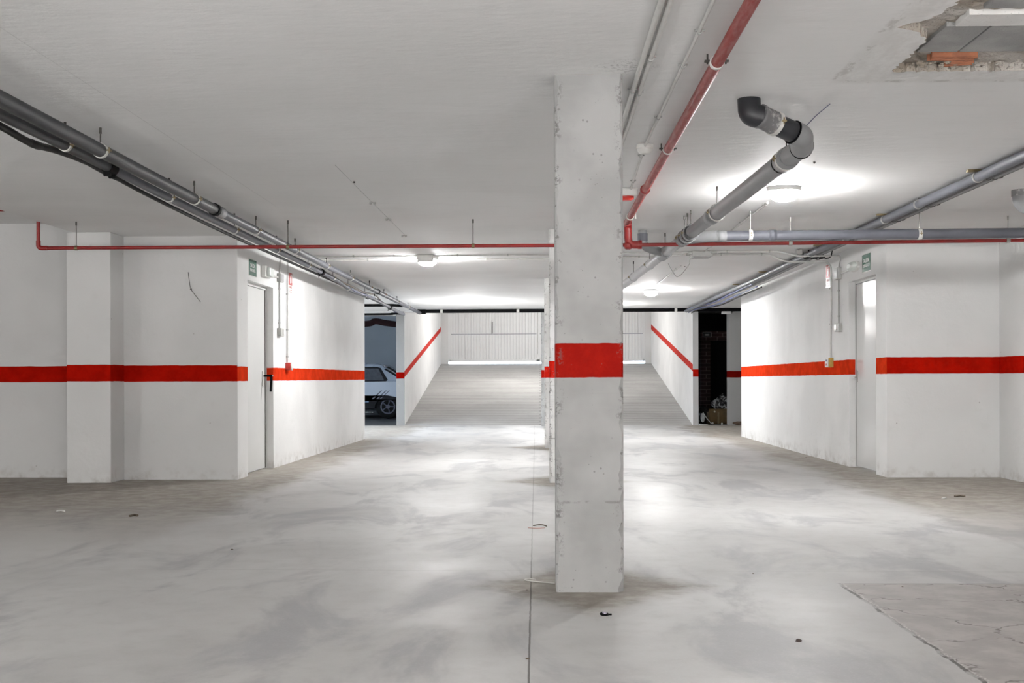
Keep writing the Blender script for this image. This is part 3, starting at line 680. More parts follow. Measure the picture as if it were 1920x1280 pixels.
MB().box(.52, .70, 8.31, 8.45, 2.255, 2.309).build('siren_box', M_plas, s, .012)
MB().lathe([(.068, .03), (.066, .012), (.045, 0)], (.61, 8.38, 2.226), seg=24, sy=.7).build('red_lens', M_redplas, s)

# grey soil pipe assembly on the right
ZG = 2.125; G0 = Vector((1.325, 6.22, ZG)); G1 = Vector((1.06, 14.6, ZG)); G2 = Vector((.88, 20.2, ZG))
G = thing('soil_pipe', (1.2, 10, ZG), 'large grey soil pipe with elbows running from ceiling outlet down the right aisle', 'pipe')
za = 2.232
e0 = hit(1412, 212, 2, za); e1 = hit(1500, 254, 2, 2.150)
MB().tube(fillet([(e0.x - .012, e0.y + .05, ZC + .02), e0 + Vector((-.012, .02, -.004)), e0 + (e1 - e0) * .18], .09, 8), .056, 22).build('pipe_elbow', M_pvc_dark, G)
t = NT('plaster_splashed_pvc'); o = t.obj()[0]; nn = t.noise(o, 16, 6, .7)
t.out(t.mix(t.step(nn, .50, .64), (.15, .15, .155), (.50, .49, .47)), .6)
dd = (e1 - e0)
MB().tube([e0 + dd * .12, e0 + dd * .17, e0 + dd * .18, e0 + dd * .48], [.060, .060, .056, .056], 22).build('pipe_length', t.m, G)
MB().tube([e0 + dd * .46, e0 + dd * .86], .052, 22).build('pipe_length', M_pvc_dark, G)
b = MB(); b.ring(e0 + dd * .85, dd, .060, .04, .006, 24); b.build('rubber_seal', M_black, G)
c1 = e0 + dd * .47; clamp(G, c1, dd, .056, M_clip, rod=False, w=.02)
eb = e1 + (e1 - e0).normalized() * .01
MB().tube(fillet([e0 + dd * .85, eb, G0 - (G1 - G0).normalized() * (G0.y - eb.y - .16)], .07, 10), .058, 22).build('pipe_elbow', M_pvc, G)
gd = (G1 - G0).normalized()
MB().tube([G0 - gd * (G0.y - eb.y - .12), G0 + gd * 2.25], .053, 24).build('pipe_length', M_pvc, G)
MB().tube([G0 + gd * 2.2, G0 + gd * 3.3], .050, 24).build('pipe_length', M_pvc, G)
MB().tube([G0 + gd * 3.25, G2], .046, 24).build('pipe_length', M_pvc_light, G)
sleeve(G, G0 - gd * .02, G0 + gd * .16, .0565, mat=M_pvc)
for k_ in (G0.y - eb.y - .17, -.165): b = MB(); b.ring(G0 - gd * k_, gd, .0595, .045, .006, 24); b.build('rubber_seal', M_black, G)
sleeve(G, G0 + gd * 2.15, G0 + gd * 2.35, .056, mat=M_pvc)
for s_ in (.06, 2.08, 4.75, 5.9, 7.4, 9.0):
    clamp(G, G0 + gd * s_, gd, .058 if s_ < 3 else .047, M_clip if s_ < 3 else M_pvc_light, w=.02)
# junction with the branch
J = G0 + gd * 3.3
MB().tube([J - gd * .12, J + gd * .45], .060, 24).build('tee_fitting', M_pvc, G)
for k_ in (-.12, .03, .2): b = MB(); b.ring(J + gd * k_, gd, .065, .05, .02); b.build('rubber_seal', M_pvc_dark, G)
for s_ in (-.05, .12, .28): clamp(G, J + gd * s_, gd, .061, M_pvc_light, w=.015)
ZH = 2.108; YH = J.y + .02
MB().tube([(J.x + .02, YH + .16, ZH), (J.x + .12, YH + .06, ZH), (J.x + .26, YH, ZH)], [.045, .047, .047], 20).build('branch_socket', M_pvc, G)
H = thing('drain_branch_pipe', (2.8, YH, ZH), 'grey drain pipe crossing the right aisle just above the red pipe', 'pipe')
MB().tube([(J.x + .24, YH, ZH), (4.36, YH, ZH + .012)], .0405, 22).build('pipe_length', M_pvc2, H)
sleeve(H, (J.x + .22, YH, ZH), (J.x + .30, YH, ZH), .0425, mat=M_pvc)
q = hit(1440, 438, 1, YH); sleeve(H, (q.x, YH, ZH + .003), (q.x + .07, YH, ZH + .003), .0415, mat=M_pvc2)
for px in (1407, 1724):
    q = hit(px, 438, 1, YH); clamp(H, (q.x, YH, ZH + .005), AX, .0405, M_clip, w=.03, rodmat=M_metal)
# second inlet beyond the red pipe
v = Vector((.945, 10.75, 0)); K = G0 + gd * ((10.9 - G0.y) / gd.y)
St = fillet([(v.x, v.y, ZC + .01), (v.x, v.y, 2.17), (v.x + .10, v.y + .05, 2.135), (K.x, K.y + .1, ZG)], .06)
MB().tube(St, .040, 18).build('inlet_elbow', M_pvc, G)
MB().ring((v.x, v.y, 2.245), (0, 0, 1), .047, .03, .07).build('inlet_collar', M_pvc2, G)
MB().tube([K - gd * .05, K + gd * .28], .058, 20).build('tee_fitting', M_pvc, G)
# blue wire
tag(MB().tube([hit(1507, 241, 2, 2.303), hit(1530, 217, 2, 2.304), hit(1556, 195, 2, 2.306)], .0022, 6).build('blue_wire', M_blue), 'thin blue wire on the ceiling behind the soil pipe elbow', 'wire')
# elbow at the right frame edge
E_ = thing('soil_outlet_elbow', (3.5, 8.6, 2.2), 'grey soil pipe elbow coming out of the ceiling at the far right edge', 'pipe')
MB().tube(fillet([(3.50, 8.55, ZC + .02), (3.50, 8.55, 2.195), (4.36, 8.55, 2.18)], .10, 9), .063, 22).build('pipe_elbow', M_pvc, E_)
MB().ring((3.50, 8.55, 2.29), (0, 0, 1), .070, .05, .05).build('plaster_collar', t.m, E_)

# right hand bundle
RB = [(-.045, .0), (.03, -.008), (.072, -.004), (.105, .004)]
def bundle(k, r, label, mat, name, x0, dz, clipy=()):
    a = Vector((2.90 + x0, 1.5, 2.262 + dz)); c = Vector((2.90 + x0, 12.6, 2.262 + dz))
    pts = [a, c, (2.89 + x0, 15.5, 2.245 + dz), (2.86 + x0, 18.5, 2.24 + dz), (2.87 + x0, 22.7, 2.245 + dz)]
    t = thing(name, c, label, 'pipe', 'pipes bundled under the ceiling at right'); MB().tube(smooth_path(pts, 5), r, 14).build('pipe_length', mat, t)
    for y in clipy: clamp(t, (2.90 + x0, y, 2.262 + dz), AY, r, M_metal if k == 0 else M_dkmetal, rod=(k == 0), tabs=False, w=.02, plug=False)
    return t
cl = (6.4, 7.7, 8.9, 9.75, 11.0)
b0 = bundle(0, .033, 'thickest grey pipe of the bundle at right, on its left side', M_pvc2, 'bundled_pipe', -.03, 0, cl)
bundle(1, .017, 'second pipe of the bundle at right, beside the thickest one', M_pvc_dark, 'bundled_pipe', .035, -.004, cl)
bundle(2, .019, 'third pipe of the bundle at right, slightly paler', M_pvc, 'bundled_pipe', .078, .002, cl)
bundle(3, .014, 'outermost thin dark pipe of the bundle at right, nearest the wall', M_pvc_dark, 'bundled_pipe', .115, .008, cl)
for y in (7.7, 9.76, 12.0, 15.0, 17.0):
    MB().box(2.80, 3.06, y - .02, y + .02, 2.2945, 2.312).build('support_batten', M_brass, b0)
bl = []
for k, (xa, za_, mt, lab) in enumerate(((2.86, .02, M_blue, 'blue cable on the left of the bundle near the dark doorway'), (2.93, -.012, M_blue, 'second blue cable of the bundle near the dark doorway'), (2.99, -.02, M_cable, 'black cable of the bundle near the dark doorway'))):
    tag(MB().tube(smooth_path([(xa, 15.8, 2.19 + za_), (xa - .02, 17.5, 2.175 + za_), (xa + .02, 19.5, 2.18 + za_), (xa - .05, 21.5, 2.225 + za_), (xa - .03, 22.86, 2.232 + za_)], 6), .011, 8).build('loose_cable', mt), lab, 'cable')
# knot of cables where conduits pass the bundle
kn = thing('cable_knot', (2.85, 12.5, 2.24), 'tangle of black cable ties and clamps where conduits cross the right bundle', 'cable')
for k in range(4):
    b = MB(); x = 2.78 + k * .07; y = 12.45 + random.uniform(-.04, .1)
    b.tube(smooth_path([(x, y, 2.30), (x + .03, y + .04, 2.222), (x + .09, y + .02, 2.228), (x + .10, y - .03, 2.295)], 5), .007, 8); b.build('cable_loop', M_cable, kn)
for x in (2.83, 2.925, 2.99): MB().box(x - .012, x + .03, 12.40, 12.52, 2.215, 2.235).build('cable_clamp', M_black, kn, .006)
MB().box(2.72, 2.77, 12.36, 12.42, 2.25, 2.305).build('metal_bracket', M_metal, kn, .004)

# cross-ceiling conduits
ya = lambda x: 12.62 - .01 * x
wr = lambda y, o=.014: WR(y) - o
wl_ = lambda y, o=.014: WL(y) + o
clipx = lambda xs, y, z: [((x, y, z), AX, UPV) for x in xs]
conduit([(.1, 12.72, 2.297), (-1.18, 12.74, 2.297)], .010, 'upper white ceiling conduit between the left ceiling lamp and the columns', clipx((-.35, -.9), 12.72, 2.297))
conduit([(-1.33, 12.74, 2.297), (-2.35, 12.80, 2.297), (wl_(12.7, .02), 12.62, 2.285), (wl_(12.62), 12.62, 2.10)], .010, 'upper conduit from the left ceiling lamp to the wall junction box', clipx((-1.6, -2.05), 12.76, 2.297))
conduit([(.1, 13.15, 2.297), (-1.08, 13.15, 2.297), (-1.18, 13.08, 2.297)], .010, 'lower white ceiling conduit right of the left ceiling lamp', clipx((-.6, -1.0), 13.15, 2.297))
conduit([(-1.33, 13.08, 2.297), (-1.45, 13.15, 2.297), (-2.4, 13.15, 2.297), (wl_(12.95, .02), 12.97, 2.285), (wl_(12.97), 12.97, 1.14)], .010, 'lower conduit from the left ceiling lamp down to the red alarm button', clipx((-1.5, -1.95), 13.15, 2.297) + [((wl_(12.97), 12.97, z), UPV, (-1, 0, 0)) for z in (1.9, 1.5, 1.2)])
conduit([(.37, 12.62, 2.297), (1.66, 12.55, 2.297)], .010, 'upper conduit between the columns and the ceiling junction box', clipx((.7, 1.3), 12.6, 2.297))
conduit([(.37, 12.98, 2.297), (1.3, 12.98, 2.297), (1.62, 12.75, 2.297)], .010, 'lower conduit between the columns and the ceiling junction box', clipx((.6, 1.1), 12.98, 2.297))
conduit([(1.82, 12.5, 2.297), (2.55, 12.5, 2.297), (2.72, 12.42, 2.235), (3.06, 12.38, 2.235), (wr(12.8, .02), 12.72, 2.27), (wr(12.83), 12.83, 2.15)], .010, 'upper conduit from ceiling box across the right bundle to the wall box', clipx((2.0, 2.45), 12.5, 2.297), rad=.09)
conduit([(1.82, 12.78, 2.297), (2.5, 12.78, 2.297), (2.66, 12.72, 2.205), (3.10, 12.7, 2.205), (wr(13.1, .02), 13.12, 2.19), (wr(13.18), 13.18, 1.17)], .010, 'lower conduit from ceiling box over the right bundle down to the yellow box', clipx((1.98, 2.42), 12.78, 2.297) + [((wr(13.18), 13.18, z), UPV, (1, 0, 0)) for z in (1.95, 1.55)], rad=.09)
def boxthing(name, c, size, mat, label, cat, face=None):
    t = thing(name, (c[0], c[1], c[2] - size[2] / 2), label, cat)
    MB().box(c[0] - size[0] / 2, c[0] + size[0] / 2, c[1] - size[1] / 2, c[1] + size[1] / 2, c[2] - size[2] / 2, c[2] + size[2] / 2).build('box_body', mat, t, .006)
    return t
jb = boxthing('junction_box', (1.74, 12.62, 2.280), (.22, .24, .056), M_box, 'grey junction box on the ceiling in the right aisle with dangling wire', 'junction box')
MB().box(1.645, 1.835, 12.52, 12.72, 2.246, 2.256).build('box_cover', M_pvc_light, jb, .004)
for (x, y) in ((1.62, 12.55), (1.62, 12.7), (1.86, 12.5), (1.86, 12.78)): MB().tube([(x - .03, y, 2.29), (x + .03, y, 2.29)], .014, 10).build('cable_gland', M_box, jb)
wp = smooth_path([(1.645, 12.7, 2.28), (1.63, 12.72, 2.23), (1.63, 12.8, 2.19), (1.58, 12.95, 2.11), (1.555, 13.1, 2.09), (1.545, 13.3, 2.11), (1.53, 13.7, 2.24), (1.52, 13.85, 2.305)], 5)
tag(MB().tube(wp, .0045, 6).build('dangling_wire', M_conduit_g), 'thin grey wire looping down from the ceiling junction box', 'wire')
conduit([(1.76, 12.45, 2.2985), (1.755, 9.02, 2.2985)], .009, 'white conduit between the ceiling junction box and the nearest right lamp', [((1.757, y, 2.3), AY, UPV) for y in (9.1, 10.2, 11.3)])
conduit([(1.70, 14.1, 2.302), (1.69, 17.45, 2.302)], .009, 'white conduit leading to the far right ceiling lamp', [((1.697, y, 2.302), AY, UPV) for y in (14.5, 15.5, 16.5)])

# ------------------------------------------------------------------ lamps
def emis(name, col, st):
    t = NT(name); t.out((.9, .9, .88), .4, Emission_Color=col, Emission_Strength=st); return t.m
M_lampL = emis('lit_diffuser', (1, .995, .985), 540)
def bulkhead(x, y, label, group='ceiling bulkhead lamps', ax=.115, ay=.085, mat=M_lampL):
    t = thing('bulkhead_lamp', (x, y, 2.2), label, 'ceiling lamp', group)
    MB().lathe([(1.06, .11), (1.06, .085), (.98, .078)], (x, y, 2.2), seg=32, sx=ax, sy=ay).build('lamp_base', M_plas, t)
    MB().lathe([(.94, .082), (.93, .06), (.82, .032), (.55, .012), (.2, .004)], (x, y, 2.2), seg=32, sx=ax, sy=ay).build('lamp_diffuser', mat, t)
    return t
bulkhead(1.738, 8.34, 'lit round ceiling lamp in the right aisle, nearest of the three')
bulkhead(-1.255, 12.98, 'lit ceiling lamp in the left aisle below a white bracket box')
bulkhead(1.705, 17.95, 'lit ceiling lamp far down the right aisle before the ramp')
boxthing('lamp_bracket', (-1.255, 12.78, 2.268), (.17, .14, .08), M_plas, 'white terminal box on the ceiling just in front of the left lamp', 'terminal box')
def area(name, loc, sx, sy, power, rot=(0, 0, 0), col=(1, .98, .955), spread=pi):
    l = bpy.data.lights.new(name, 'AREA'); l.shape = 'RECTANGLE'; l.size = sx; l.size_y = sy; l.energy = power; l.color = col; l.spread = spread
    o = bpy.data.objects.new(name, l); COL.objects.link(o); o.location = loc; o.rotation_euler = rot; return o
# added fill lights behind and beside the camera, no fixtures there
def lamp(loc, power, r=.3, col=(1, .985, .965)):
    l = bpy.data.lights.new('fill_light', 'POINT'); l.energy = power; l.shadow_soft_size = r; l.color = col
    o = bpy.data.objects.new('fill_light', l); COL.objects.link(o); o.location = loc; return o
for loc, p in (((-3.4, -6.0, .8), 230), ((3.0, -6.5, .8), 200), ((-7.5, 3.5, 1.0), 120)): lamp(loc, p)
for (x, y, p) in ((-3.6, -3.2, 320), (3.0, -3.2, 320), (0, -6.5, 380)):
    area('fill_uplight', (x, y, .35), 1.2, 1.2, p, (pi - math.radians(8), 0, 0), (1, .985, .965))  # added upward fill that brightens the ceiling, not real fixtures
# more added fill, unseen: down the hall, on the ramp, in the bays
for (x, y, z, p) in ((-1.25, 20.6, 1.9, 60), (1.2, 21.4, 1.9, 34), (-.1, 28.2, 2.9, 170)):
    lamp((x, y, z), p, .2)
area('bay_fill', (-5.0, 21, 2.2), .5, .5, 14)
area('store_blue_fill', (-5.6, 24.6, 2.6), .8, .8, 9, (math.radians(25), 0, 0), (.62, .78, 1)).data.energy = 22  # added bluish light inside the store, no visible source

# world: bright overcast daylight outside the gate
w = bpy.data.worlds.new('world'); S.world = w; w.use_nodes = True
nt = w.node_tree; bg = nt.nodes['Background']
sky = nt.nodes.new('ShaderNodeTexSky'); sky.sky_type = 'HOSEK_WILKIE'; sky.turbidity = 4; sky.sun_direction = (.3, .5, .8)
mx = nt.nodes.new('ShaderNodeMix'); mx.data_type = 'RGBA'; mx.inputs[0].default_value = .75
nt.links.new(sky.outputs[0], mx.inputs[6]); mx.inputs[7].default_value = (.72, .85, 1, 1)
nt.links.new(mx.outputs[2], bg.inputs[0]); bg.inputs[1].default_value = 9

# ------------------------------------------------------------------ wall fittings
def wallM(c, side):
    """local frame on an aisle wall: x to the viewer's right along the wall, y up, z out of the wall"""
    if side == 'L': X = Vector((.0152, 1, 0)).normalized(); Z = Vector((1, -.0152, 0)).normalized()
    else: X = Vector((.0068, -1, 0)).normalized(); Z = Vector((-1, -.0068, 0)).normalized()
    M = Matrix.Identity(4); Y = Vector((0, 0, 1))
    for i in range(3): M[i][0] = X[i]; M[i][1] = Y[i]; M[i][2] = Z[i]; M[i][3] = c[i]
    return M
def wp_(side, y, z, o=.0): return Vector(((WL(y) + o) if side == 'L' else (WR(y) - o), y, z))
def exit_sign(side, y, z, w, h, label):
    c = wp_(side, y, z, .002); t = thing('exit_sign', c, label, 'sign', 'green exit signs above the doors'); M = wallM(c, side)
    MB().box(-w / 2 - .008, w / 2 + .008, -h / 2 - .008, h / 2 + .012, -.003, .001, 0, M).build('sign_backing', M_plas, t)
    MB().box(-w / 2, w / 2, -h / 2, h / 2, 0, .003, 0, M).build('sign_plate', M_green, t)
    text('SALIDA', h * .34, M @ Matrix.Translation((0, h * .12, .0035)), M_ink, t, sx=1.05)
    text('EMERGENCIA', h * .27, M @ Matrix.Translation((0, -h * .17, .0035)), M_ink, t, sx=.78)
exit_sign('L', 11.53, 2.058, .285, .158, 'green exit sign above the left door, beside a box lamp')
exit_sign('R', 11.81, 2.105, .285, .172, 'green exit sign above the right door, beside a round lamp')
def ext_sign(side, y, z, w, h, label):
    c = wp_(side, y, z, .002); t = thing('fire_sign', c, label, 'sign', 'extinguisher signs on the walls'); M = wallM(c, side)
    MB().box(-w / 2, w / 2, -h / 2, h / 2, -.002, .002, 0, M).build('sign_plate', M_signw, t)
    b = MB(); b.box(-w * .48, w * .48, -h * .10, h * .47, .002, .0028, 0, M); b.build('red_field', M_signr, t)
    b = MB(); b.box(-w * .10, w * .06, -h * .02, h * .22, .0028, .0034, 0, M); b.box(-w * .06, w * .02, h * .22, h * .29, .0028, .0034, 0, M)
    P = [M @ Vector((w * q[0], h * q[1], .0032)) for q in ((.0, .34), (.22, .40), (.32, .30), (.28, .12), (.30, .02))]; b.tube(smooth_path(P, 4), .004, 6); b.build('extinguisher_symbol', M_ink, t)
    text('EXTINTOR', h * .16, M @ Matrix.Translation((0, -h * .20, .0024)), M_signr, t, sx=.72)
    b = MB()
    for k in range(2): b.box(-w * .36, w * .36, -h * (.32 + .08 * k), -h * (.345 + .08 * k), .002, .0026, 0, M)
    b.build('small_print', M_signr, t)
ext_sign('L', 13.16, 2.04, .19, .245, 'red and white extinguisher sign on the left wall beside the conduit')
ext_sign('R', 13.33, 2.105, .19, .265, 'red and white extinguisher sign on the right wall beside the conduit')
# emergency lights
c = wp_('L', 12.0, 2.06); M = wallM(c, 'L'); t = thing('emergency_light', c, 'white boxy emergency light beside the left exit sign', 'emergency light')
MB().box(-.13, .09, -.06, .055, 0, .05, 0, M).build('lamp_housing', M_plas, t, .006)
MB().box(-.09, .09, -.052, .045, .045, .085, 0, M).build('lamp_lens', M_signw, t, .016)
c = wp_('R', 12.2, 2.105); M = wallM(c, 'R'); t = thing('emergency_light', c, 'round white emergency light beside the right exit sign', 'emergency light')
MB().lathe([(1, 0), (1, .02), (.96, .028)], c, (-1, 0, 0), 28, .16, .055, ref=(0, 1, 0)).build('lamp_housing', M_plas, t)
MB().lathe([(.92, .026), (.9, .045), (.75, .065), (.4, .078)], c, (-1, 0, 0), 28, .155, .052, ref=(0, 1, 0)).build('lamp_lens', M_signw, t)
conduit([wp_('L', 12.09, 2.04, .014), wp_('L', 12.52, 2.05, .014)], .011, 'short white conduit from the boxy emergency light to its junction box')
conduit([wp_('R', 12.34, 2.085, .014), wp_('R', 12.70, 2.08, .014)], .011, 'short white conduit from the round emergency light to its junction box')
def wbox(name, side, y, z, w, h, d, mat, label, cat, extra=None):
    c = wp_(side, y, z); M = wallM(c, side); t = thing(name, c, label, cat)
    MB().box(-w / 2, w / 2, -h / 2, h / 2, 0, d, 0, M).build('box_body', mat, t, .005)
    return t, M
t, M = wbox('junction_box', 'L', 12.61, 2.05, .15, .09, .045, M_box, 'grey junction box on the left wall beside the emergency light', 'junction box')
MB().box(-.06, .06, -.036, .036, .044, .049, 0, M).build('box_cover', M_pvc_light, t, .003)
t, M = wbox('junction_box', 'R', 12.83, 2.085, .15, .13, .045, M_box, 'grey junction box on the right wall beside the emergency light', 'junction box')
MB().box(-.06, .06, -.05, .05, .044, .049, 0, M).build('box_cover', M_pvc_light, t, .003)
conduit([wp_('L', 12.60, 2.01, .014), wp_('L', 12.60, 1.50, .014)], .009, 'grey conduit dropping from the left wall junction box to a switch', [(wp_('L', 12.60, z, .014), UPV, (-1, 0, 0)) for z in (1.93, 1.56)], mat=M_conduit_g)
conduit([wp_('R', 12.83, 2.03, .014), wp_('R', 12.83, 1.54, .014)], .009, 'grey conduit dropping from the right wall junction box to a switch', [(wp_('R', 12.83, z, .014), UPV, (1, 0, 0)) for z in (1.90, 1.62)], mat=M_conduit_g)
t, M = wbox('light_switch', 'L', 12.62, 1.46, .16, .085, .045, M_box, 'grey surface light switch on the left wall', 'light switch')
MB().box(.0, .07, -.03, .03, .044, .054, 0, M).build('switch_rocker', M_metal, t, .003)
t, M = wbox('light_switch', 'R', 12.81, 1.495, .15, .09, .045, M_box, 'grey surface light switch on the right wall', 'light switch')
MB().box(-.06, .02, -.03, .03, .044, .054, 0, M).build('switch_rocker', M_metal, t, .003)
t, M = wbox('alarm_button', 'L', 12.99, 1.092, .14, .082, .055, M_redplas, 'red fire alarm button box on the left wall stripe', 'alarm button')
MB().lathe([(.045, .055), (.045, .062), (.02, .064)], wp_('L', 12.99, 1.092), (1, 0, 0), 24).build('button_disc', M_plas, t)
t, M = wbox('alarm_button', 'R', 13.18, 1.118, .15, .108, .055, M_yel, 'yellow button box with white front on the right wall stripe', 'alarm button')
MB().box(-.07, .07, -.05, .05, .055, .062, 0, M).build('front_plate', M_plas, t, .004)
b = MB(); b.box(-.03, .03, .012, .032, .062, .064, 0, M); b.build('blue_label', M_blue, t)
b = MB(); b.box(-.03, .03, -.035, -.012, .062, .064, 0, M); b.build('red_label', M_redplas, t)
# wire poking out of the left front wall
P = [hit(353, 510, 1, 10.98), hit(355, 528, 1, 10.96), hit(358, 542, 1, 10.95), hit(366, 553, 1, 10.955), hit(376, 566, 1, 10.965)]
t = thing('loose_wire', P[2], 'thin loose wire stuck on the blank left wall facing the camera', 'wire')
MB().tube(smooth_path(P, 4), .0028, 6).build('wire', M_dkmetal, t); MB().lathe([(.006, -.008), (.009, 0), (.006, .008)], P[2], (0, 1, 0), 8).build('wire_joint', M_dkmetal, t)

# ceiling saddle clips and thread
for y, lab in ((8.93, 'nearest of three small grey saddle clips on the bare ceiling at left'), (9.86, 'middle of three small grey saddle clips on the bare ceiling at left'), (11.0, 'farthest of three small grey saddle clips on the bare ceiling at left')):
    b = MB(); x = -1.285; b.ring((x, y, 2.297), AY, .013, .009, .014, 12, a0=-pi / 2, a1=pi / 2)
    b.box(x - .024, x - .009, y - .007, y + .007, 2.294, 2.311); b.box(x + .009, x + .024, y - .007, y + .007, 2.294, 2.311)
    tag(b.build('saddle_clip', M_conduit_g), lab, 'clip', 'saddle clips on the ceiling')
tag(MB().tube([(-1.296, 7.35, 2.308), (-1.29, 8.9, 2.3085), (-1.275, 11.02, 2.3085)], .0013, 5).build('ceiling_thread', M_conduit_g), 'faint thin line of string along the ceiling past the saddle clips', 'string')
for px, py, lab in ((664, 340, 'tiny dark screw in the ceiling at left'), (1284, 499, 'tiny dark red screw in the ceiling by the dangling wire'), (1527, 303, 'tiny dark screw in the ceiling beyond the soil pipe')):
    q = hit(px, py, 2, ZC); tag(MB().lathe([(.004, -.012), (.007, -.008), (.007, .004)], q, (0, 0, 1), 8).build('ceiling_screw', M_dkmetal), lab, 'screw')

# ------------------------------------------------------------------ floor litter
def shard(px, py, s, mat, label, name='pebble', cat='pebble', flat=.5):
    q = hit(px, py, 2, 0); b = MB(); n = 9; vs = []
    for z, k in ((0, 1.), (s * flat * .6, .95), (s * flat, .5)):
        vs += [(q.x + math.cos(2 * pi * i / n) * s * k * random.uniform(.7, 1.2), q.y + math.sin(2 * pi * i / n) * s * k * random.uniform(.7, 1.2), z) for i in range(n)]
    b.add(vs, [tuple(range(n))[::-1], tuple(range(2 * n, 3 * n))] + [(j * n + i, j * n + (i + 1) % n, (j + 1) * n + (i + 1) % n, (j + 1) * n + i) for j in range(2) for i in range(n)])
    return tag(b.build(name, mat), label, cat)
q = hit(1133, 1153, 2, 0); t = thing('bottle_cap', q, 'small dark crushed bottle cap on the floor in front of the nearest column', 'bottle cap')
b = MB(); b.lathe([(.016, 0), (.018, .004), (.014, .010), (.012, .008)], q, (.15, -.1, 1), 14, 1.1, .9, smooth=False); b.build('cap_rim', M_black, t)
MB().lathe([(.010, .009), (.009, .012)], q, (.15, -.1, 1), 12).build('cap_top', plain('lilac_foil', (.35, .3, .4), .3, .5), t)
b = MB(); b.box(q.x + .014, q.x + .03, q.y - .004, q.y + .006, 0, .006); b.build('bent_edge', M_black, t)
shard(1497, 1202, .011, plain('dark_pebble', (.05, .035, .03), .8), 'dark brown pebble on the floor at lower right', flat=.8)
M_twig = plain('dry_twig', (.10, .075, .05), .8)
def strip(pts, r, mat, name, label, cat):
    return tag(MB().tube(smooth_path([hit(a, c, 2, r) for a, c in pts], 4), r, 6).build(name, mat), label, cat)
strip(((1000, 985), (1014, 983), (1025, 986)), .0035, M_twig, 'dry_twig', 'dark twig on the floor left of the nearest column', 'twig')
strip(((990, 989), (1008, 990), (1022, 989)), .0025, plain('pink_string', (.55, .32, .27), .6), 'pink_string', 'pink bit of string on the floor beside the dark twig', 'string')
strip(((1790, 930), (1800, 929), (1809, 930)), .007, M_twig, 'dry_twig', 'brown twig on the floor by the right front wall', 'twig')
strip(((1040, 1093), (1016, 1091), (990, 1088), (984, 1086), (992, 1085), (1004, 1086)), .003, plain('white_plastic_strip', (.7, .68, .64), .5), 'plastic_strip', 'curled white plastic strip on the floor beside the nearest column', 'plastic strip')
strip(((243, 967), (252, 965), (258, 966)), .008, M_twig, 'dead_leaf', 'small dark dead leaf on the floor at left', 'leaf')
strip(((106, 958), (114, 957), (121, 958)), .006, plain('paper_scrap', (.66, .65, .62), .7), 'paper_scrap', 'tiny pale scrap of paper on the floor at far left', 'paper')
strip(((1767, 934), (1773, 933)), .007, plain('white_chip', (.7, .69, .68), .7), 'plaster_chip', 'white plaster chip on the floor near the right wall', 'chip')
for px, py, s_, lab in ((168, 915, .010, 'dark crumb on the floor by the left pier'), (435, 1030, .008, 'dark crumb on the floor in the left aisle'), (1512, 858, .012, 'dark crumb by the right aisle wall'), (988, 1106, .006, 'tiny crumb on the floor joint left of the nearest column'), (989, 1235, .007, 'brown crumb on the floor joint at the bottom edge'), (1692, 1100, .005, 'dark crumb on the cracked floor patch'), (1412, 1075, .005, 'dark crumb on the floor right of the nearest column')):
    shard(px, py, s_, M_twig, lab)

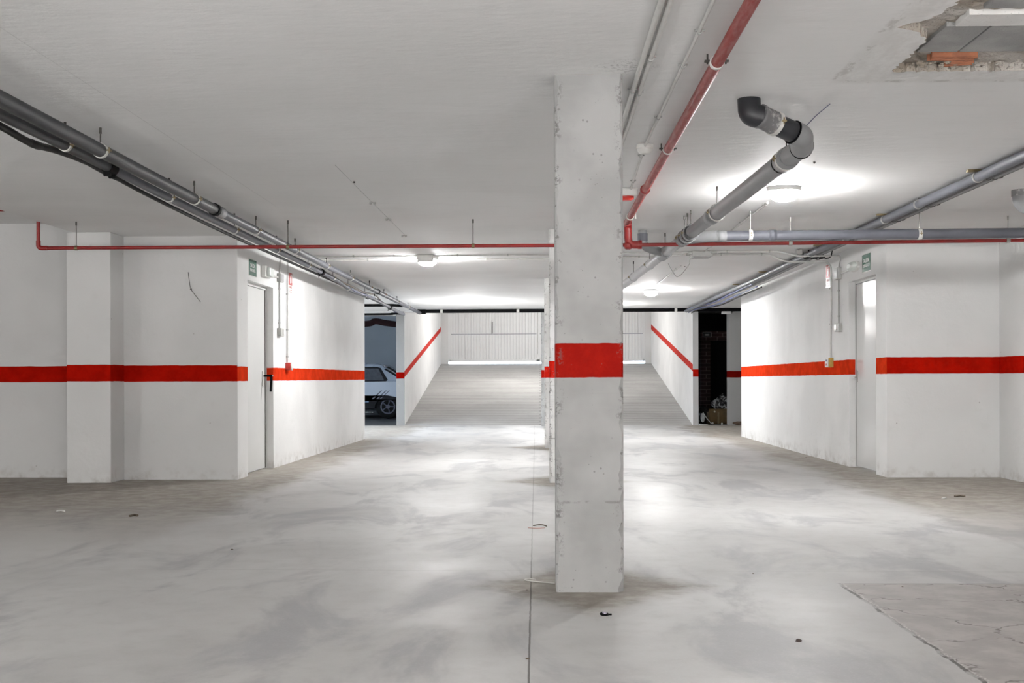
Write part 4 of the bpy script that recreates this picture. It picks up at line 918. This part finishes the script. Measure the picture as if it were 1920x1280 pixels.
# ------------------------------------------------------------------ parked car (left store)
def car():
    cx, yn = -4.95, 27.4            # centre along x, near flank y ; rear end at +x
    t = thing('parked_car', (cx, yn + .77, 0), 'white old hatchback with black lower trim parked in the left store', 'car')
    Mw = plain('car_white_dim_blue', (.23, .265, .32), .3, var=.03, scale=2); Mb = plain('car_black_trim', (.004, .004, .005), .6, Specular_IOR_Level=.12); Mg = plain('car_glass', (.05, .055, .065), .08)  # white body dimmed and blued, the store's light put into the paint
    Mi = plain('car_stripe', (.01, .012, .03), .4); Mt = plain('tyre_rubber', (.005, .005, .005), .9, Specular_IOR_Level=.1); Mh = plain('hub_metal', (.022, .024, .04), .5, .4)
    W = 1.55; L = 3.65; xr = cx + L / 2; xf = cx - L / 2
    def side_loop(prof, ins_lo, ins_hi, zlo, zhi, name, mat, bev=.02):
        # profile in x,z extruded over the width, flanks leaning in with height
        b = MB(); n = len(prof); vs = []
        for s_ in (0, 1):
            for (x, z) in prof:
                k = (z - zlo) / (zhi - zlo); ins = ins_lo + (ins_hi - ins_lo) * max(0, min(1, k))
                vs.append((x, yn + ins if s_ == 0 else yn + W - ins, z))
        b.add(vs, [tuple(range(n)), tuple(range(n, 2 * n))[::-1]] + [(i, n + i, n + (i + 1) % n, (i + 1) % n) for i in range(n)])
        return b.build(name, mat, t, bev)
    def arch(xc, r=.30, z0=.17, n=8):
        return [(xc - r * math.cos(pi * k / n), z0 + .06 + r * math.sin(pi * k / n)) for k in range(n + 1)]
    xw1 = -3.60; xw0 = xw1 - 2.42
    low = [(xf + .06, .17)] + [(x, max(z, .17)) for x, z in arch(xw0)] + [(x, max(z, .17)) for x, z in arch(xw1)] + [(xr - .08, .20), (xr - .01, .34), (xr - .01, .47), (xf + .01, .47), (xf, .32)]
    side_loop(low, .0, .0, .17, .47, 'lower_trim', Mb)
    up = [(xf + .02, .45), (xr - .02, .45), (xr - .0, .52), (xr - .03, .86), (xr - .10, .91), (xf + 1.0, .90), (xf + .12, .80), (xf + .02, .70)]
    side_loop(up, .0, .035, .45, .9, 'car_body', Mw, .035)
    gh = [(xf + .85, .88), (xr - .06, .88), (xr - .62, 1.26), (xr - .72, 1.30), (xf + 1.55, 1.32), (xf + 1.42, 1.29)]
    side_loop(gh, .04, .16, .88, 1.32, 'car_cabin', Mw, .03)
    def flank(poly, off, name, mat, zlo=.88, zhi=1.32, il=.04, ih=.16):
        b = MB(); vs = []
        for (x, z) in poly:
            k = (z - zlo) / (zhi - zlo); vs.append((x, yn + il + (ih - il) * k - off, z))
        vs += [(v[0], v[1] + .02, v[2]) for v in vs]; n = len(poly)
        b.add(vs, [tuple(range(n)), tuple(range(n, 2 * n))[::-1]] + [(i, n + i, n + (i + 1) % n, (i + 1) % n) for i in range(n)]); return b.build(name, mat, t)
    flank([(-4.52, .865), (-3.64, .880), (-3.60, .915), (-3.78, 1.20), (-3.86, 1.225), (-4.52, 1.225)], .006, 'window_seal', Mb)
    flank([(-4.47, .905), (-3.69, .905), (-3.835, 1.185), (-4.47, 1.19)], .011, 'side_window', Mg)
    flank([(-5.55, .865), (-4.58, .865), (-4.58, 1.225), (-5.10, 1.225), (-5.45, .93)], .006, 'window_seal', Mb)
    flank([(-5.44, .905), (-4.62, .905), (-4.62, 1.19), (-5.08, 1.19)], .011, 'side_window', Mg)
    # hatch glass on the sloping tail, seen edge on past the pillar
    b = MB(); y0, y1 = yn + .13, yn + W - .13
    a = Vector((xr - .10, 0, .93)); c = Vector((xr - .60, 0, 1.25)); nv = Vector((.54, 0, .84)).normalized() * .02
    b.add([(a.x, y0 - .04, a.z), (a.x, y1 + .04, a.z), (c.x, y1, c.z), (c.x, y0, c.z)] + [(a.x + nv.x, y0 - .04, a.z + nv.z), (a.x + nv.x, y1 + .04, a.z + nv.z), (c.x + nv.x, y1, c.z + nv.z), (c.x + nv.x, y0, c.z + nv.z)], [(0, 1, 2, 3), (7, 6, 5, 4), (0, 4, 5, 1), (2, 6, 7, 3), (1, 5, 6, 2), (0, 3, 7, 4)])
    b.build('hatch_window', Mg, t)
    flank([(-3.66, 1.185), (-3.15, .90), (-3.15, .84), (-3.70, 1.165)], .008, 'tailgate_seal', Mb)
    flank([(-3.60, 1.235), (-3.15, .99), (-3.15, .93), (-3.66, 1.215)], .008, 'tailgate_seal', Mb)
    for k, (dx, w_) in enumerate(((0, .045), (.11, .04), (.19, .03))):
        b = MB(); x = -3.98 + dx; b.add([(x, yn - .004, .465), (x + w_, yn - .004, .465), (x + .22 + w_ * .7, yn + .010, .665), (x + .22, yn + .010, .665)], [(0, 1, 2, 3)]); b.build('side_stripe', Mi, t)
    b = MB(); b.box(-4.40, -4.05, yn - .012, yn, .385, .415); b.build('trim_badge', plain('dull_blue_trim', (.10, .16, .26), .4), t, .004)
    b = MB(); b.box(xf + .3, -3.95, yn - .01, yn + .02, .145, .165); b.build('sill_strip', plain('sill_grey', (.22, .22, .2), .5), t)
    for xc in (xw0, xw1):
        for yy in (yn + .02, yn + W - .20):
            w_ = MB(); w_.lathe([(.19, 0), (.27, .015), (.285, .05), (.285, .13), (.27, .17), (.19, .18)], (xc, yy, .285), (0, 1, 0), 28); wh = w_.build('wheel', Mt, t)
            h = MB(); h.ring((xc, yy + .004, .285), (0, 1, 0), .175, .145, .02, 24)
            for k in range(5):
                an = 2 * pi * k / 5; h.tube([(xc, yy + .006, .285), (xc + .15 * math.cos(an), yy + .006, .285 + .15 * math.sin(an))], .018, 6)
            h.lathe([(.05, -.01), (.05, .03)], (xc, yy, .285), (0, 1, 0), 16); h.build('hub_cap', Mh, wh)
    b = MB(); b.box(xr - .06, xr + .07, yn + .02, yn + W - .02, .34, .50); b.build('rear_bumper', Mb, t, .03)
    b = MB(); b.box(xf - .09, xf + .05, yn + .02, yn + W - .02, .32, .48); b.build('front_bumper', Mb, t, .03)
    for yy in (yn + .06, yn + W - .22): MB().box(xr - .03, xr + .01, yy, yy + .16, .56, .78).build('tail_light', M_redplas, t, .01)
car()

# ------------------------------------------------------------------ junk in the dark doorway on the right
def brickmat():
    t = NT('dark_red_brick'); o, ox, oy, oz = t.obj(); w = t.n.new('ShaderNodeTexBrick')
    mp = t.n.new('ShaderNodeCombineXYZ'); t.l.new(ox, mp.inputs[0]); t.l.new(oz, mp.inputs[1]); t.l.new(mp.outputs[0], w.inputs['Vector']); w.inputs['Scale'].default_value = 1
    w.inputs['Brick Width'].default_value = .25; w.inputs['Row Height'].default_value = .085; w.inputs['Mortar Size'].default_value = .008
    w.inputs['Color1'].default_value = (.035, .007, .007, 1); w.inputs['Color2'].default_value = (.022, .005, .005, 1); w.inputs['Mortar'].default_value = (.11, .075, .075, 1)  # brick kept near black, the unlit room's shade is in the colours
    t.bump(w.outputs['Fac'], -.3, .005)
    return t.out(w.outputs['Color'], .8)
MBk = brickmat(); yb = 26.5
X_ = lambda px: hit(px, 700, 1, yb).x
Z_ = lambda py: hit(1340, py, 1, yb).z
bk = thing('brick_surround', (X_(1345), yb, 0), 'dark red brick surround deep inside the black doorway', 'brickwork')
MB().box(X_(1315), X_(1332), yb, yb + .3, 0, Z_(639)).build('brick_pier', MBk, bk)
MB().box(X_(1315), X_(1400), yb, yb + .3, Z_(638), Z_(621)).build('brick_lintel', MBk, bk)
MB().box(X_(1332), X_(1400), yb + .2, yb + .28, 0, Z_(636)).build('dark_opening', M_dark, bk)  # dark sheet standing in for the shade inside the brick opening
pq = thing('house_plaque', (X_(1325.5), yb - .02, Z_(627)), 'small pale plaque on the brick surround in the dark doorway', 'plaque')
x0, x1, z0, z1 = X_(1317.5), X_(1334), Z_(632), Z_(622)
b = MB()
for (a, c, d_, e) in ((x0, x1, z0, z0 + .012), (x0, x1, z1 - .012, z1), (x0, x0 + .012, z0, z1), (x1 - .012, x1, z0, z1)): b.box(a, c, yb - .02, yb, d_, e)
b.build('plaque_frame', plain('plaque_grey', (.22, .20, .20), .6), pq)
MB().box(x0, x1, yb - .012, yb, z0, z1).build('plaque_plate', plain('plaque_dark', (.03, .022, .022), .6), pq)
b = MB()
for k in range(4): b.box(x0 + .05 + k * .026, x0 + .068 + k * .026, yb - .016, yb - .01, z0 + .035, z0 + .075)
b.build('plaque_marks', plain('plaque_pale', (.45, .42, .42), .6), pq)

yj = 24.1
XJ = lambda px, y=yj: hit(px, 780, 1, y).x
# cardboard box
bx0, bx1 = XJ(1329), XJ(1370); bz = .235
cbx = thing('cardboard_box', ((bx0 + bx1) / 2, yj + .18, 0), 'brown cardboard box on the floor of the dark doorway holding a rubbish bag', 'box')
Mc = plain('brown_cardboard', (.10, .062, .022), .8, var=.25, scale=8)
b = MB(); tk = .01
b.box(bx0, bx1, yj, yj + tk, 0, bz); b.box(bx0, bx1, yj + .36 - tk, yj + .36, 0, bz); b.box(bx0, bx0 + tk, yj, yj + .36, 0, bz); b.box(bx1 - tk, bx1, yj, yj + .36, 0, bz); b.box(bx0, bx1, yj, yj + .36, 0, tk)
b.build('box_walls', Mc, cbx)
Mf = Matrix.Translation((bx0, yj, bz)) @ Matrix.Rotation(math.radians(100), 4, 'X'); MB().box(.0, bx1 - bx0, 0, .07, -.008, 0, 0, Mf).build('box_flap', Mc, cbx)
MB().box(bx0 + .18, bx0 + .215, yj - .002, yj, 0, bz).build('box_tape', plain('brown_tape', (.16, .11, .05), .3), cbx)
def lump(name, c, r, mat, label, cat, seed, amp=.28, sq=(1, 1, 1)):
    rnd = random.Random(seed); b = MB(); nu, nv = 22, 14; vs = []
    ph = [(rnd.uniform(-3, 3), rnd.uniform(-3, 3), rnd.uniform(-3, 3), rnd.uniform(0, 6), rnd.uniform(2, 6)) for _ in range(9)]
    for j in range(nv + 1):
        th = pi * j / nv
        for i in range(nu):
            f = 2 * pi * i / nu; d = Vector((math.sin(th) * math.cos(f), math.sin(th) * math.sin(f), math.cos(th)))
            k = 1 + amp * sum(math.sin(p[4] * (d.x * p[0] + d.y * p[1] + d.z * p[2]) * .6 + p[3]) for p in ph) / 5 * (1 if 0 < j < nv else 0)
            vs.append((c[0] + d.x * r * k * sq[0], c[1] + d.y * r * k * sq[1], c[2] + d.z * r * k * sq[2]))
    b.add(vs, [(j * nu + i, (j + 1) * nu + i, (j + 1) * nu + (i + 1) % nu, j * nu + (i + 1) % nu) for j in range(nv) for i in range(nu)], 0, False)
    return tag(b.build(name, mat), label, cat)
def bagmat(name, a, bb, sc, th):
    t = NT(name); o = t.obj()[0]; n = t.noise(o, sc, 3, .5, 1.2); t.bump(t.noise(o, sc * 1.5, 4), .8, .03)
    return t.out(t.mix(t.step(n, th, th + .04), a, bb), .3)
lump('rubbish_bag', (XJ(1358), yj + .18, .40), .165, bagmat('glinting_bag', (.006, .006, .007), (.36, .37, .38), 10, .52), 'crumpled shiny black rubbish bag heaped on the cardboard box', 'bag', 3, sq=(1.15, .9, 1.05))  # grey-white patches paint shiny highlights onto black plastic
lump('rubbish_bag', (XJ(1372, 23.95), 23.98, .20), .115, bagmat('blue_black_bag', (.006, .007, .02), (.36, .40, .55), 16, .60), 'small dark blue speckled bag wedged beside the cardboard box', 'bag', 5, sq=(.7, .8, 1.6))
lump('rubbish_bag', (XJ(1322), yj + .45, .17), .17, plain('black_bag', (.008, .007, .007), .35, bump=.5), 'plain black bag in the shadow left of the cardboard box', 'bag', 9, sq=(1.0, .9, 1.0))
# brown paper sack at right
lump('paper_sack', (XJ(1379, 23.6), 23.55 - .28, .04), .065, plain('brown_paper', (.09, .055, .035), .9, bump=.5), 'flat brown paper sack lying at the right foot of the dark doorway', 'sack', 12, sq=(1.5, 1.0, .55))
# white oval lid with dark rim
c = Vector((XJ(1316.5), yj - .05, .125)); ax = Vector((.25, -1, .25)).normalized()
ld = thing('oval_lid', (c.x, c.y, 0), 'white oval lid leaning in the left corner of the dark doorway', 'lid')
MB().lathe([(1, -.008), (1.02, 0), (1, .008)], c, ax, 28, .055, .115).build('lid_rim', M_black, ld)
MB().lathe([(.86, .007), (.84, .012), (.3, .014)], c, ax, 28, .055, .115).build('lid_face', plain('lid_white', (.62, .62, .6), .4), ld)
tag(MB().tube([(XJ(1318), yj - .02, .235), (XJ(1324), yj - .1, .11), (XJ(1331), yj - .2, .012)], .008, 8).build('white_stick', plain('stick_white', (.55, .55, .53), .5)), 'thin white stick leaning beside the oval lid in the doorway', 'stick')
for px, py, s_, lab in ((1336, 793, .022, 'white crumpled ball on the floor before the cardboard box, left one'), (1353.5, 794, .02, 'white crumpled ball on the floor before the cardboard box, right one')):
    q = hit(px, py, 2, .02); lump('paper_ball', (q.x, min(q.y, 24.0), .02), s_, plain('paper_white', (.6, .6, .56), .7), lab, 'paper ball', 20, .15)
strip(((1312, 795), (1320, 796), (1327, 796)), .012, plain('pale_board', (.40, .38, .35), .7), 'board_offcut', 'pale offcut of board on the floor in the doorway corner', 'board')
q = hit(1340, 771.5, 1, yj - .005); lump('paper_ball', (q.x, yj - .01, .245), .018, plain('paper_cream', (.6, .56, .45), .7), 'cream scrap caught on the rim of the cardboard box', 'paper ball', 31, .2)
